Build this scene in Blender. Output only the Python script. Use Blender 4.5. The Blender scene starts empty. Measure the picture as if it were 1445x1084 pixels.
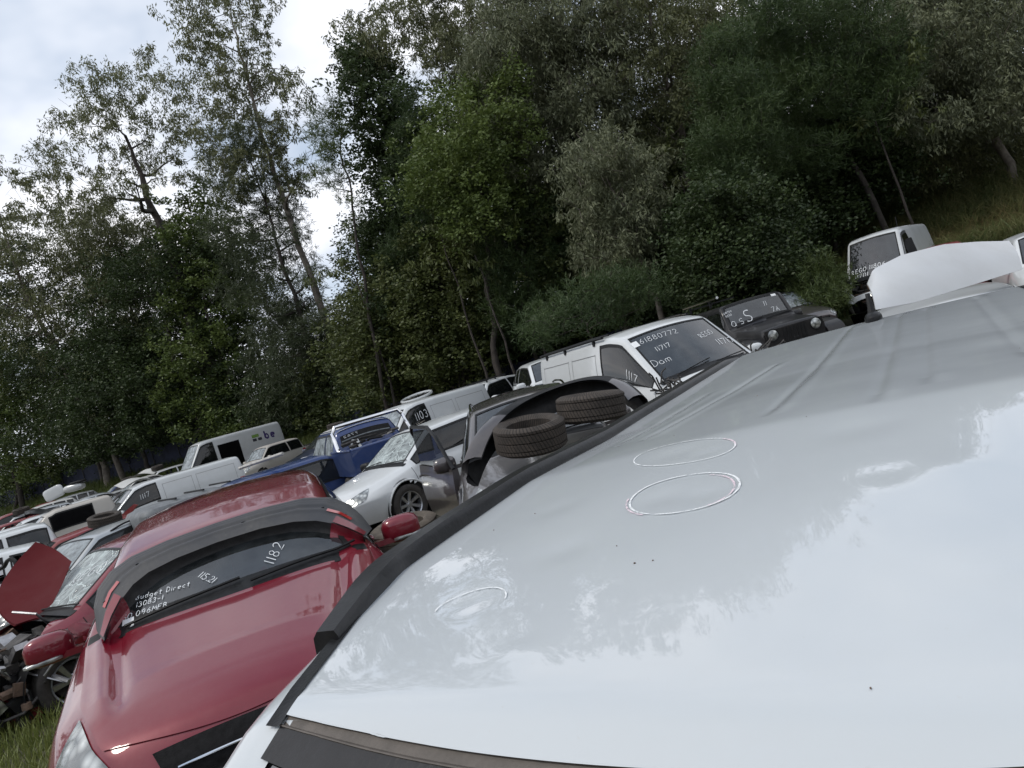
import bpy, math, random
import numpy as np
from mathutils import Vector, Matrix

rng = np.random.default_rng(7); random.seed(7)
sc = bpy.context.scene
# ---------- camera ----------
ROLL = math.radians(16); PITCH = -math.atan(18/1020.); CAMZ = 1.95
cd = bpy.data.cameras.new('camera'); cam = bpy.data.objects.new('camera', cd); sc.collection.objects.link(cam); sc.camera = cam
cd.sensor_width = 36; cd.lens = 1020/1445*36; cd.clip_start = .02; cd.clip_end = 2000
R0 = Vector((1, 0, 0)); U0 = Vector((0, -math.sin(PITCH), math.cos(PITCH))); FW = Vector((0, math.cos(PITCH), math.sin(PITCH)))
CR = R0*math.cos(ROLL)-U0*math.sin(ROLL); CU = R0*math.sin(ROLL)+U0*math.cos(ROLL)
cam.matrix_world = Matrix(((CR.x, CU.x, -FW.x, 0), (CR.y, CU.y, -FW.y, 0), (CR.z, CU.z, -FW.z, CAMZ), (0, 0, 0, 1)))
def ray(px, py): return np.array(CR*((px-722.5)/1020)-CU*((py-542)/1020)+FW)
def at_y(px, py, Y):
    d = ray(px, py); return np.array([0, 0, CAMZ])+d*(Y/d[1])

# ---------- world: pale cloudy sky ----------
SUN_EL, SUN_AZ = math.radians(55), math.radians(-112)        # azimuth from +Y towards +X
w = bpy.data.worlds.new('World'); sc.world = w; w.use_nodes = True
nt = w.node_tree; nt.nodes.clear(); N = nt.nodes.new; Lk = nt.links.new
out = N('ShaderNodeOutputWorld'); bg = N('ShaderNodeBackground'); bg.inputs[1].default_value = .1
sky = N('ShaderNodeTexSky'); sky.sky_type = 'NISHITA'; sky.sun_disc = False; sky.sun_elevation = SUN_EL; sky.sun_rotation = SUN_AZ
sky.air_density = 1.0; sky.dust_density = 1.5
tc = N('ShaderNodeTexCoord'); sep = N('ShaderNodeSeparateXYZ'); Lk(tc.outputs['Generated'], sep.inputs[0])
zz = N('ShaderNodeMath'); zz.operation = 'MAXIMUM'; Lk(sep.outputs[2], zz.inputs[0]); zz.inputs[1].default_value = 0
za = N('ShaderNodeMath'); za.operation = 'ADD'; Lk(zz.outputs[0], za.inputs[0]); za.inputs[1].default_value = .28
dx_ = N('ShaderNodeMath'); dx_.operation = 'DIVIDE'; Lk(sep.outputs[0], dx_.inputs[0]); Lk(za.outputs[0], dx_.inputs[1])
dy_ = N('ShaderNodeMath'); dy_.operation = 'DIVIDE'; Lk(sep.outputs[1], dy_.inputs[0]); Lk(za.outputs[0], dy_.inputs[1])
cmb = N('ShaderNodeCombineXYZ'); Lk(dx_.outputs[0], cmb.inputs[0]); Lk(dy_.outputs[0], cmb.inputs[1])
n1 = N('ShaderNodeTexNoise'); n1.inputs['Scale'].default_value = 1.5; n1.inputs['Detail'].default_value = 5; n1.inputs['Roughness'].default_value = .5; Lk(cmb.outputs[0], n1.inputs['Vector'])
cr1 = N('ShaderNodeValToRGB'); cr1.color_ramp.elements[0].position = .33; cr1.color_ramp.elements[1].position = .56; Lk(n1.outputs[0], cr1.inputs[0])
n2 = N('ShaderNodeTexNoise'); n2.inputs['Scale'].default_value = 2.3; n2.inputs['Detail'].default_value = 5; n2.inputs['Roughness'].default_value = .5; Lk(cmb.outputs[0], n2.inputs['Vector'])
cr2 = N('ShaderNodeValToRGB'); Lk(n2.outputs[0], cr2.inputs[0])
cr2.color_ramp.elements[0].position = .33; cr2.color_ramp.elements[0].color = (.70, .73, .80, 1)
cr2.color_ramp.elements[1].position = .62; cr2.color_ramp.elements[1].color = (.97, .97, 1, 1)
cm = N('ShaderNodeVectorMath'); cm.operation = 'SCALE'; Lk(cr2.outputs[0], cm.inputs[0]); cm.inputs['Scale'].default_value = 12.2
sb = N('ShaderNodeMix'); sb.data_type = 'RGBA'; sb.blend_type = 'MIX'; sb.inputs[0].default_value = .45; Lk(sky.outputs[0], sb.inputs[6]); sb.inputs[7].default_value = (6.4, 7.9, 9.8, 1)
mx = N('ShaderNodeMix'); mx.data_type = 'RGBA'; hr = N('ShaderNodeMapRange'); Lk(sep.outputs[2], hr.inputs[0]); hr.inputs[1].default_value = .55; hr.inputs[2].default_value = .95; hr.inputs[3].default_value = 1.; hr.inputs[4].default_value = .45
mh = N('ShaderNodeMath'); mh.operation = 'MULTIPLY'; Lk(cr1.outputs[0], mh.inputs[0]); Lk(hr.outputs[0], mh.inputs[1]); Lk(mh.outputs[0], mx.inputs[0]); Lk(sb.outputs[2], mx.inputs[6]); Lk(cm.outputs[0], mx.inputs[7])
Lk(mx.outputs[2], bg.inputs[0]); Lk(bg.outputs[0], out.inputs[0])
# ---------- sun through thin cloud ----------
sd = bpy.data.lights.new('sun', 'SUN'); sd.energy = 1.5; sd.angle = math.radians(12); sd.color = (1, .95, .86)
so = bpy.data.objects.new('sun', sd); sc.collection.objects.link(so)
sv = Vector((math.sin(SUN_AZ)*math.cos(SUN_EL), math.cos(SUN_AZ)*math.cos(SUN_EL), math.sin(SUN_EL)))
so.rotation_euler = sv.to_track_quat('Z', 'Y').to_euler(); so.location = sv*60
sc.view_settings.view_transform = 'Standard'; sc.view_settings.look = 'None'; sc.view_settings.exposure = .13; sc.view_settings.gamma = 1
sc.cycles.use_adaptive_sampling = True; sc.cycles.max_bounces = 6; sc.cycles.transparent_max_bounces = 10; sc.cycles.diffuse_bounces = 2; sc.cycles.glossy_bounces = 3

# ---------- materials ----------
MATS = {}
def _new(name):
    m = bpy.data.materials.new(name); m.use_nodes = True; t = m.node_tree
    return m, t, t.nodes['Principled BSDF']
def _coords(t, sc_=1., kind='Object'):
    c = t.nodes.new('ShaderNodeTexCoord'); return c.outputs[kind]
def _noise(t, vec, scale, detail=3, rough=.6, dist=0):
    n = t.nodes.new('ShaderNodeTexNoise'); n.inputs['Scale'].default_value = scale; n.inputs['Detail'].default_value = detail
    n.inputs['Roughness'].default_value = rough; n.inputs['Distortion'].default_value = dist; t.links.new(vec, n.inputs['Vector']); return n.outputs[0]
def _ramp(t, fac, a, b, ca=(0, 0, 0, 1), cb=(1, 1, 1, 1)):
    r = t.nodes.new('ShaderNodeValToRGB'); r.color_ramp.elements[0].position = a; r.color_ramp.elements[1].position = b
    r.color_ramp.elements[0].color = ca; r.color_ramp.elements[1].color = cb; t.links.new(fac, r.inputs[0]); return r.outputs[0]
def _mix(t, fac, a, b):
    m = t.nodes.new('ShaderNodeMix'); m.data_type = 'RGBA'
    if isinstance(fac, float): m.inputs[0].default_value = fac
    else: t.links.new(fac, m.inputs[0])
    for s, v in ((6, a), (7, b)):
        if isinstance(v, tuple): m.inputs[s].default_value = v if len(v) == 4 else (*v, 1)
        else: t.links.new(v, m.inputs[s])
    return m.outputs[2]
def _bump(t, h, st, d=.01, normal=None):
    b = t.nodes.new('ShaderNodeBump'); b.inputs['Strength'].default_value = st; b.inputs['Distance'].default_value = d; t.links.new(h, b.inputs['Height'])
    if normal: t.links.new(normal, b.inputs['Normal'])
    return b.outputs[0]
def paint(name, rgb, rough=.3, coat=1., dirt=.25, metal=0., crough=.04, dust=(.30, .28, .24), seed=0.):
    if name in MATS: return MATS[name]
    m, t, p = _new(name); v = _coords(t)
    mp = t.nodes.new('ShaderNodeMapping'); mp.inputs['Location'].default_value = (seed*3.1, seed, seed*1.7); t.links.new(v, mp.inputs['Vector']); v = mp.outputs[0]
    big = _noise(t, v, 1.7, 5, .65); fine = _noise(t, v, 38, 4, .7)
    mul = t.nodes.new('ShaderNodeMath'); mul.operation = 'MULTIPLY'
    t.links.new(_ramp(t, big, .38, .75), mul.inputs[0]); t.links.new(_ramp(t, fine, .35, .8, (.35, .35, .35, 1)), mul.inputs[1])
    m2 = t.nodes.new('ShaderNodeMath'); m2.operation = 'MULTIPLY'; t.links.new(mul.outputs[0], m2.inputs[0]); m2.inputs[1].default_value = dirt
    spots = _ramp(t, _noise(t, v, 120, 2, .5), .74, .78)
    ms = t.nodes.new('ShaderNodeMath'); ms.operation = 'MULTIPLY'; t.links.new(spots, ms.inputs[0]); ms.inputs[1].default_value = min(1, dirt*1.2)
    ad = t.nodes.new('ShaderNodeMath'); ad.operation = 'ADD'; ad.use_clamp = True; t.links.new(m2.outputs[0], ad.inputs[0]); t.links.new(ms.outputs[0], ad.inputs[1])
    t.links.new(_mix(t, ad.outputs[0], tuple(rgb), tuple(dust)), p.inputs['Base Color'])
    p.inputs['Metallic'].default_value = metal; p.inputs['Specular IOR Level'].default_value = .25
    t.links.new(_ramp(t, big, .2, .9, (rough*.8,)*3+(1,), (min(1, rough*1.6+.1*dirt),)*3+(1,)), p.inputs['Roughness'])
    p.inputs['Coat Weight'].default_value = coat; p.inputs['Coat Roughness'].default_value = crough
    b = _bump(t, _noise(t, v, 9, 2, .5), .06, .02); t.links.new(b, p.inputs['Normal'])
    b2 = _bump(t, _noise(t, v, 3, 2, .5), .05, .03); t.links.new(b2, p.inputs['Coat Normal'])
    MATS[name] = m; return m
def plain(name, rgb, rough=.6, metal=0., var=.3, scale=12., bump=.15, spec=.5, coat=0.):
    if name in MATS: return MATS[name]
    m, t, p = _new(name); v = _coords(t); n = _noise(t, v, scale, 5, .65)
    c2 = tuple(min(1, c*(1+var)+.02*var) for c in rgb); c1 = tuple(c*(1-var) for c in rgb)
    t.links.new(_ramp(t, n, .3, .7, (*c1, 1), (*c2, 1)), p.inputs['Base Color'])
    p.inputs['Roughness'].default_value = rough; p.inputs['Metallic'].default_value = metal; p.inputs['Specular IOR Level'].default_value = spec
    p.inputs['Coat Weight'].default_value = coat
    if bump: t.links.new(_bump(t, _noise(t, v, scale*6, 3, .6), bump, .01), p.inputs['Normal'])
    MATS[name] = m; return m
def glass(name, tint=(.20, .24, .25), dust=.12, refl=.6, base=.045, cracked=False, dcol=(.42, .47, .50)):
    if name in MATS: return MATS[name]
    m, t, p = _new(name); v = _coords(t)
    tr = t.nodes.new('ShaderNodeBsdfTransparent'); tr.inputs[0].default_value = (*tint, 1)
    gl = t.nodes.new('ShaderNodeBsdfGlossy'); gl.inputs['Roughness'].default_value = .015; gl.inputs[0].default_value = (1, 1, 1, 1)
    lw = t.nodes.new('ShaderNodeLayerWeight'); lw.inputs[0].default_value = .5
    pw_ = t.nodes.new('ShaderNodeMath'); pw_.operation = 'POWER'; t.links.new(lw.outputs['Facing'], pw_.inputs[0]); pw_.inputs[1].default_value = 3.6
    fr = t.nodes.new('ShaderNodeMath'); fr.operation = 'MULTIPLY_ADD'; t.links.new(pw_.outputs[0], fr.inputs[0]); fr.inputs[1].default_value = refl; fr.inputs[2].default_value = base
    mxs = t.nodes.new('ShaderNodeMixShader'); t.links.new(fr.outputs[0], mxs.inputs[0]); t.links.new(tr.outputs[0], mxs.inputs[1]); t.links.new(gl.outputs[0], mxs.inputs[2])
    df = t.nodes.new('ShaderNodeBsdfDiffuse'); df.inputs[0].default_value = (*dcol, 1)
    n = _noise(t, v, 5, 6, .7); f = _ramp(t, n, .3, .75, (dust*.2,)*3+(1,), (min(1, dust*3),)*3+(1,))
    if cracked:
        vo = t.nodes.new('ShaderNodeTexVoronoi'); vo.feature = 'DISTANCE_TO_EDGE'; vo.inputs['Scale'].default_value = 7; vo.inputs['Randomness'].default_value = 1
        nn = t.nodes.new('ShaderNodeTexNoise'); nn.inputs['Scale'].default_value = 3; t.links.new(v, nn.inputs['Vector'])
        ml = t.nodes.new('ShaderNodeMix'); ml.data_type = 'RGBA'; ml.inputs[0].default_value = .35; t.links.new(v, ml.inputs[6]); t.links.new(nn.outputs[1], ml.inputs[7])
        t.links.new(ml.outputs[2], vo.inputs['Vector'])
        e = _ramp(t, vo.outputs['Distance'], .0, .06, (1, 1, 1, 1), (0, 0, 0, 1))
        mm = t.nodes.new('ShaderNodeMath'); mm.operation = 'MAXIMUM'; t.links.new(e, mm.inputs[0]); t.links.new(f, mm.inputs[1]); f = mm.outputs[0]
        t.links.new(_bump(t, n, .6, .05), gl.inputs['Normal'])
    m2 = t.nodes.new('ShaderNodeMixShader'); t.links.new(f, m2.inputs[0]); t.links.new(mxs.outputs[0], m2.inputs[1]); t.links.new(df.outputs[0], m2.inputs[2])
    t.links.new(m2.outputs[0], t.nodes['Material Output'].inputs[0])
    MATS[name] = m; return m
def leafmat(name, rgb, rgb2, trans=.25):
    if name in MATS: return MATS[name]
    m, t, p = _new(name); v = _coords(t)
    g = t.nodes.new('ShaderNodeNewGeometry')
    big = _ramp(t, _noise(t, v, .45, 3, .6), .35, .65)
    a = t.nodes.new('ShaderNodeMix'); a.data_type = 'FLOAT'; a.inputs[0].default_value = .5; t.links.new(g.outputs['Random Per Island'], a.inputs[2]); t.links.new(big, a.inputs[3])
    col = _mix(t, a.outputs[0], tuple(rgb), tuple(rgb2)); t.links.new(col, p.inputs['Base Color'])
    p.inputs['Roughness'].default_value = .5; p.inputs['Specular IOR Level'].default_value = .35
    tl = t.nodes.new('ShaderNodeBsdfTranslucent'); t.links.new(col, tl.inputs[0])
    ms = t.nodes.new('ShaderNodeMixShader'); ms.inputs[0].default_value = trans; t.links.new(p.outputs[0], ms.inputs[1]); t.links.new(tl.outputs[0], ms.inputs[2])
    t.links.new(ms.outputs[0], t.nodes['Material Output'].inputs[0])
    MATS[name] = m; return m

BLACK = plain('black_plastic', (.009, .0095, .0105), .42, 0, .3, 20, .12, spec=.2)
RUB = plain('rubber', (.035, .031, .028), .8, 0, .35, 14, .3)
TRIM = plain('trim_gloss', (.009, .009, .011), .3, 0, .3, 14, .08, spec=.35)
DARK = plain('cabin_dark', (.022, .022, .024), .8, 0, .4, 9, .1, spec=.15)
SEAT = plain('seat_cloth', (.055, .055, .06), .9, 0, .3, 20, .3)
RIM = plain('rim_alloy', (.42, .43, .45), .35, .85, .15, 12, .05)
STEEL = plain('bare_metal', (.32, .32, .33), .4, .8, .35, 10, .2)
CHROME = plain('chrome', (.75, .76, .78), .12, 1., .08, 5, 0)
RUST = plain('rusty_parts', (.13, .085, .06), .85, .2, .6, 8, .5)
GUNK = plain('engine_grime', (.05, .047, .045), .75, .3, .7, 9, .5)
RED_L = plain('tail_lens', (.35, .012, .015), .12, 0, .2, 6, 0, coat=1.)
def inkmat(name, rgb, thr=.42):
    m, t, p = _new(name); v = _coords(t); p.inputs['Base Color'].default_value = (*rgb, 1); p.inputs['Roughness'].default_value = .8
    tr = t.nodes.new('ShaderNodeBsdfTransparent'); ms = t.nodes.new('ShaderNodeMixShader'); t.links.new(_ramp(t, _noise(t, v, 60, 4, .7), thr-.12, thr+.06, (.1, .1, .1, 1)), ms.inputs[0])
    t.links.new(tr.outputs[0], ms.inputs[1]); t.links.new(p.outputs[0], ms.inputs[2]); t.links.new(ms.outputs[0], t.nodes['Material Output'].inputs[0]); return m
INK = inkmat('marker_white', (.70, .73, .76))
def treadmat():
    m, t, p = _new('rubber_tread'); v = _coords(t); s = t.nodes.new('ShaderNodeSeparateXYZ'); t.links.new(v, s.inputs[0])
    at = t.nodes.new('ShaderNodeMath'); at.operation = 'ARCTAN2'; t.links.new(s.outputs[1], at.inputs[0]); t.links.new(s.outputs[0], at.inputs[1])
    sk = t.nodes.new('ShaderNodeMath'); sk.operation = 'MULTIPLY_ADD'; t.links.new(s.outputs[2], sk.inputs[0]); sk.inputs[1].default_value = 1.3; t.links.new(at.outputs[0], sk.inputs[2])
    mu = t.nodes.new('ShaderNodeMath'); mu.operation = 'MULTIPLY'; t.links.new(sk.outputs[0], mu.inputs[0]); mu.inputs[1].default_value = 62
    si = t.nodes.new('ShaderNodeMath'); si.operation = 'SINE'; t.links.new(mu.outputs[0], si.inputs[0]); cut = _ramp(t, si.outputs[0], .55, .8, (1, 1, 1, 1), (0, 0, 0, 1))
    n = _noise(t, v, 9, 5, .7); c = _ramp(t, n, .3, .75, (.030, .026, .023, 1), (.080, .064, .052, 1)); t.links.new(_mix(t, cut, (.020, .017, .015), c), p.inputs['Base Color'])
    p.inputs['Roughness'].default_value = .85; t.links.new(_bump(t, cut, .9, .012, _bump(t, _noise(t, v, 60, 3, .6), .3, .005)), p.inputs['Normal']); return m
TREAD = treadmat()
PAPER = plain('paper_white', (.72, .74, .76), .7, 0, .06, 20, 0)
WGL = glass('windscreen_glass', (.22, .26, .28), .03, .8, .10); DGL = glass('side_glass', (.12, .13, .14), .010, .7); CGL = glass('cracked_glass', (.45, .5, .5), .28, cracked=True, dcol=(.55, .62, .62))
PGL = glass('pale_windscreen', (.30, .36, .38), .38)
HL = None
def lampmat():
    m, t, p = _new('lamp_lens'); v = _coords(t)
    vo = t.nodes.new('ShaderNodeTexVoronoi'); vo.inputs['Scale'].default_value = 16; t.links.new(v, vo.inputs['Vector'])
    t.links.new(_ramp(t, vo.outputs['Distance'], .1, .7, (.62, .64, .62, 1), (.16, .17, .17, 1)), p.inputs['Base Color'])
    p.inputs['Metallic'].default_value = .5; p.inputs['Roughness'].default_value = .25; p.inputs['Coat Weight'].default_value = 1; p.inputs['Coat Roughness'].default_value = .03
    t.links.new(_bump(t, vo.outputs['Distance'], .3, .02), p.inputs['Normal']); return m
HL = lampmat()

# ---------- object helpers ----------
COL = sc.collection
def tag(o, label=None, cat=None, group=None, kind=None):
    if label: o['label'] = label
    if cat: o['category'] = cat
    if group: o['group'] = group
    if kind: o['kind'] = kind
    return o
def thing(name, label, cat, loc=(0, 0, 0), yaw=0., group=None, rot=None):
    o = bpy.data.objects.new(name, None); o.empty_display_size = .3; COL.objects.link(o); o.location = loc
    o.rotation_euler = rot if rot else (0, 0, yaw)
    return tag(o, label, cat, group)
class MB:
    def __init__(s): s.v = []; s.f = []; s.m = []; s.n = 0
    def add(s, V, F, mat=0):
        V = np.asarray(V, float).reshape(-1, 3); s.v.append(V)
        for f in F: s.f.append([int(i)+s.n for i in f]); s.m.append(mat)
        s.n += len(V); return s
    def grid(s, P, mat=0, keep=None, cu=False, cv=False):
        nu, nv = P.shape[:2]; F = []
        for i in range(nu-(0 if cu else 1)):
            for j in range(nv-(0 if cv else 1)):
                if keep is not None and not keep[i, j]: continue
                i2, j2 = (i+1) % nu, (j+1) % nv
                F.append((i*nv+j, i2*nv+j, i2*nv+j2, i*nv+j2))
        return s.add(P, F, mat)
    def box(s, c, d, mat=0, R=None, taper=1.):
        x, y, z = np.array(d)/2
        V = np.array([(-x, -y, -z), (x, -y, -z), (x, y, -z), (-x, y, -z), (-x*taper, -y*taper, z), (x*taper, -y*taper, z), (x*taper, y*taper, z), (-x*taper, y*taper, z)])
        if R is not None: V = V@np.array(R).T
        return s.add(V+np.array(c), [(0, 3, 2, 1), (4, 5, 6, 7), (0, 1, 5, 4), (1, 2, 6, 5), (2, 3, 7, 6), (3, 0, 4, 7)], mat)
    def blob(s, c, r, mat=0, e=.6, R=None, nu=14, nv=8):
        """rounded box (superellipsoid)"""
        a = np.linspace(-math.pi, math.pi, nu, endpoint=False); b = np.linspace(-math.pi/2, math.pi/2, nv)
        pw = lambda t: np.sign(t)*np.abs(t)**e
        A, B = np.meshgrid(a, b, indexing='ij')
        P = np.stack([pw(np.cos(B))*pw(np.cos(A))*r[0], pw(np.cos(B))*pw(np.sin(A))*r[1], pw(np.sin(B))*r[2]], -1)
        if R is not None: P = P@np.array(R).T
        return s.grid(P+np.array(c), mat, cu=True)
    def tube(s, pts, r, mat=0, n=8, cap=True):
        pts = np.asarray(pts, float); k = len(pts); r = np.broadcast_to(np.asarray(r, float), (k,))
        T = np.gradient(pts, axis=0); T /= np.maximum(np.linalg.norm(T, axis=1, keepdims=True), 1e-9)
        up = np.array([0, 0, 1.]) if abs(T[0][2]) < .9 else np.array([1., 0, 0])
        P = np.zeros((k, n, 3)); a = np.arange(n)*2*math.pi/n
        for i in range(k):
            u = np.cross(T[i], up); u /= max(np.linalg.norm(u), 1e-9); w_ = np.cross(T[i], u); up = -w_ if False else up
            P[i] = pts[i]+r[i]*(np.cos(a)[:, None]*u+np.sin(a)[:, None]*w_)
        s.grid(P, mat, cv=True)
        if cap:
            b = s.n-k*n; s.f.append([b+j for j in range(n)][::-1]); s.m.append(mat); s.f.append([b+(k-1)*n+j for j in range(n)]); s.m.append(mat)
        return s
    def lathe(s, prof, c=(0, 0, 0), axis='y', n=32, mat=0, R=None, closed=False):
        a = np.arange(n)*2*math.pi/n; pr = np.asarray(prof, float)      # (radius, along)
        P = np.zeros((n, len(pr), 3))
        for i, t in enumerate(a):
            P[i, :, 0] = pr[:, 0]*math.cos(t); P[i, :, 2] = pr[:, 0]*math.sin(t); P[i, :, 1] = pr[:, 1]
        if axis == 'z': P = P[..., [0, 2, 1]]
        if axis == 'x': P = P[..., [1, 0, 2]]
        if R is not None: P = P@np.array(R).T
        return s.grid(P+np.array(c), mat, cu=True, cv=closed)
    def build(s, name, mats, parent=None, smooth=True, ang=38, recalc=True, label=None):
        me = bpy.data.meshes.new(name)
        V = np.concatenate(s.v) if s.v else np.zeros((0, 3))
        me.from_pydata(V.tolist(), [], s.f)
        if not isinstance(mats, (list, tuple)): mats = [mats]
        for m in mats: me.materials.append(m)
        if len(mats) > 1: me.polygons.foreach_set('material_index', s.m)
        if smooth:
            me.polygons.foreach_set('use_smooth', [True]*len(me.polygons))
            me.set_sharp_from_angle(angle=math.radians(ang))
        me.update()
        o = bpy.data.objects.new(name, me); COL.objects.link(o)
        if parent: o.parent = parent
        if label: o['label'] = label
        return o
def rotm(ax, ang):
    return np.array(Matrix.Rotation(ang, 3, ax))
def fast_mesh(name, V, nper, mat, parent=None, smooth=False):
    """V: (n*nper, 3) vertices of n separate faces"""
    n = len(V)//nper; me = bpy.data.meshes.new(name); me.vertices.add(len(V)); me.vertices.foreach_set('co', V.astype(np.float32).ravel())
    me.loops.add(n*nper); me.loops.foreach_set('vertex_index', np.arange(n*nper, dtype=np.int32))
    me.polygons.add(n); me.polygons.foreach_set('loop_start', np.arange(0, n*nper, nper, dtype=np.int32))
    me.materials.append(mat); me.update(calc_edges=True); me.validate()
    o = bpy.data.objects.new(name, me); COL.objects.link(o)
    if parent: o.parent = parent
    return o
# ---------- pure geometry: vehicle body surface ----------
def _smooth(a, sig, dx):
    if sig <= 0: return a
    n = int(3*sig/dx)+1
    k = np.exp(-0.5*(np.arange(-n, n+1)*dx/sig)**2); k /= k.sum()
    p = np.pad(a, n, mode='edge')
    # keep slope at the ends
    p[:n] = a[0]+(a[0]-a[1])*np.arange(n, 0, -1); p[-n:] = a[-1]+(a[-1]-a[-2])*np.arange(1, n+1)
    return np.convolve(p, k, 'valid')

class Shape:
    """S(x, v): v 0 sill, 1 mid side, 2 belt, 3 roof edge, 4 top centre, mirrored up to 8."""
    def __init__(s, K, sig=.035):
        s.K = K
        s.x0 = K['zt'][0][0]; s.x1 = K['zt'][-1][0]
        s.X = np.linspace(s.x0, s.x1, 600); dx = s.X[1]-s.X[0]
        s.T = {}
        for n in ('zt', 'cr', 'zb', 'wb', 'wt', 'wm', 'zm', 'ws', 'zs'):
            k = K[n]
            if not isinstance(k, (list, tuple)): k = [(0, k)]
            a = np.interp(s.X, [q[0] for q in k], [q[1] for q in k])
            s.T[n] = _smooth(a, sig if n != 'wm' else .12, dx)
        bw = K.get('bow', [(0, 0)]); s.bow = np.interp(s.X, [q[0] for q in bw], [q[1] for q in bw]); s.bw = float(np.max(s.T['wm']))
        s.disp = K.get('disp')
        s.fil = K.get('fil', .14); s.fib = K.get('fib', .12)
    def g(s, n, x): return np.interp(x, s.X, s.T[n])
    def __call__(s, x, v, off=0.):
        x = np.asarray(x, float); v = np.asarray(v, float); x, v = np.broadcast_arrays(x, v)
        P = s._p(x, v)
        if np.any(off):
            P = P + s.normal(x, v)*np.asarray(off)[..., None]
        return P
    def normal(s, x, v):
        e = 1e-3
        a = s._p(x+e, v)-s._p(x-e, v); b = s._p(x, v+e)-s._p(x, v-e)
        n = np.cross(b, a); l = np.linalg.norm(n, axis=-1, keepdims=True)
        n = -n/np.maximum(l, 1e-12)
        side = np.where(v <= 4, 1., -1.)
        # make sure it points outward
        f = np.where((n[..., 1]*side*1.0 + n[..., 2]*.6) < 0, -1., 1.)
        return n*f[..., None]
    def _p(s, x, v):
        side = np.where(v <= 4, 1., -1.); w = np.where(v <= 4, v, 8-v)
        w = np.clip(w, 0, 4)
        g = s.g; ws, wm, wb, wt = g('ws', x), g('wm', x), g('wb', x), g('wt', x)
        zs, zm, zb, zt = g('zs', x), g('zm', x), g('zb', x), g('zt', x); ze = zt-g('cr', x)
        def low(t):
            y = ws*(1-t)*(2-t)/2+wm*t*(2-t)+wb*t*(t-1)/2
            z = np.where(t < 1, zs+(zm-zs)*t, zm+(zb-zm)*(t-1)); return y, z
        def mid(t):
            bulge = .03*np.clip((ze-zb), 0, .5)/.5*4*t*(1-t)
            return wb+(wt-wb)*t+bulge, zb+(ze-zb)*t
        def top(t):
            q = 1-t; return wt*q, ze+(zt-ze)*(1-q*q)
        y = np.zeros_like(x); z = np.zeros_like(x)
        m = w <= 2; a, b = low(np.clip(w, 0, 2)); y = np.where(m, a, y); z = np.where(m, b, z)
        m = (w > 2) & (w <= 3); a, b = mid(np.clip(w-2, 0, 1)); y = np.where(m, a, y); z = np.where(m, b, z)
        m = w > 3; a, b = top(np.clip(w-3, 0, 1)); y = np.where(m, a, y); z = np.where(m, b, z)
        for c, f, A, B in ((3, s.fil, mid, top), (2, s.fib, low, mid)):
            m = np.abs(w-c) < f; t = np.clip((w-c+f)/(2*f), 0, 1)
            if c == 3: p0 = A(np.full_like(x, 1-f)); p2 = B(np.full_like(x, f)); p1 = A(np.full_like(x, 1.))
            else: p0 = A(np.full_like(x, 2-f)); p2 = B(np.full_like(x, f)); p1 = B(np.full_like(x, 0.))
            yy = (1-t)**2*p0[0]+2*t*(1-t)*p1[0]+t*t*p2[0]; zz = (1-t)**2*p0[1]+2*t*(1-t)*p1[1]+t*t*p2[1]
            y = np.where(m, yy, y); z = np.where(m, zz, z)
        P = np.stack([x+np.interp(x, s.X, s.bow)*np.clip(1-(y/s.bw)**2, 0, 1), y*side, z], -1)
        if s.disp is not None: P = s.disp(P, w, side)
        return P

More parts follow.
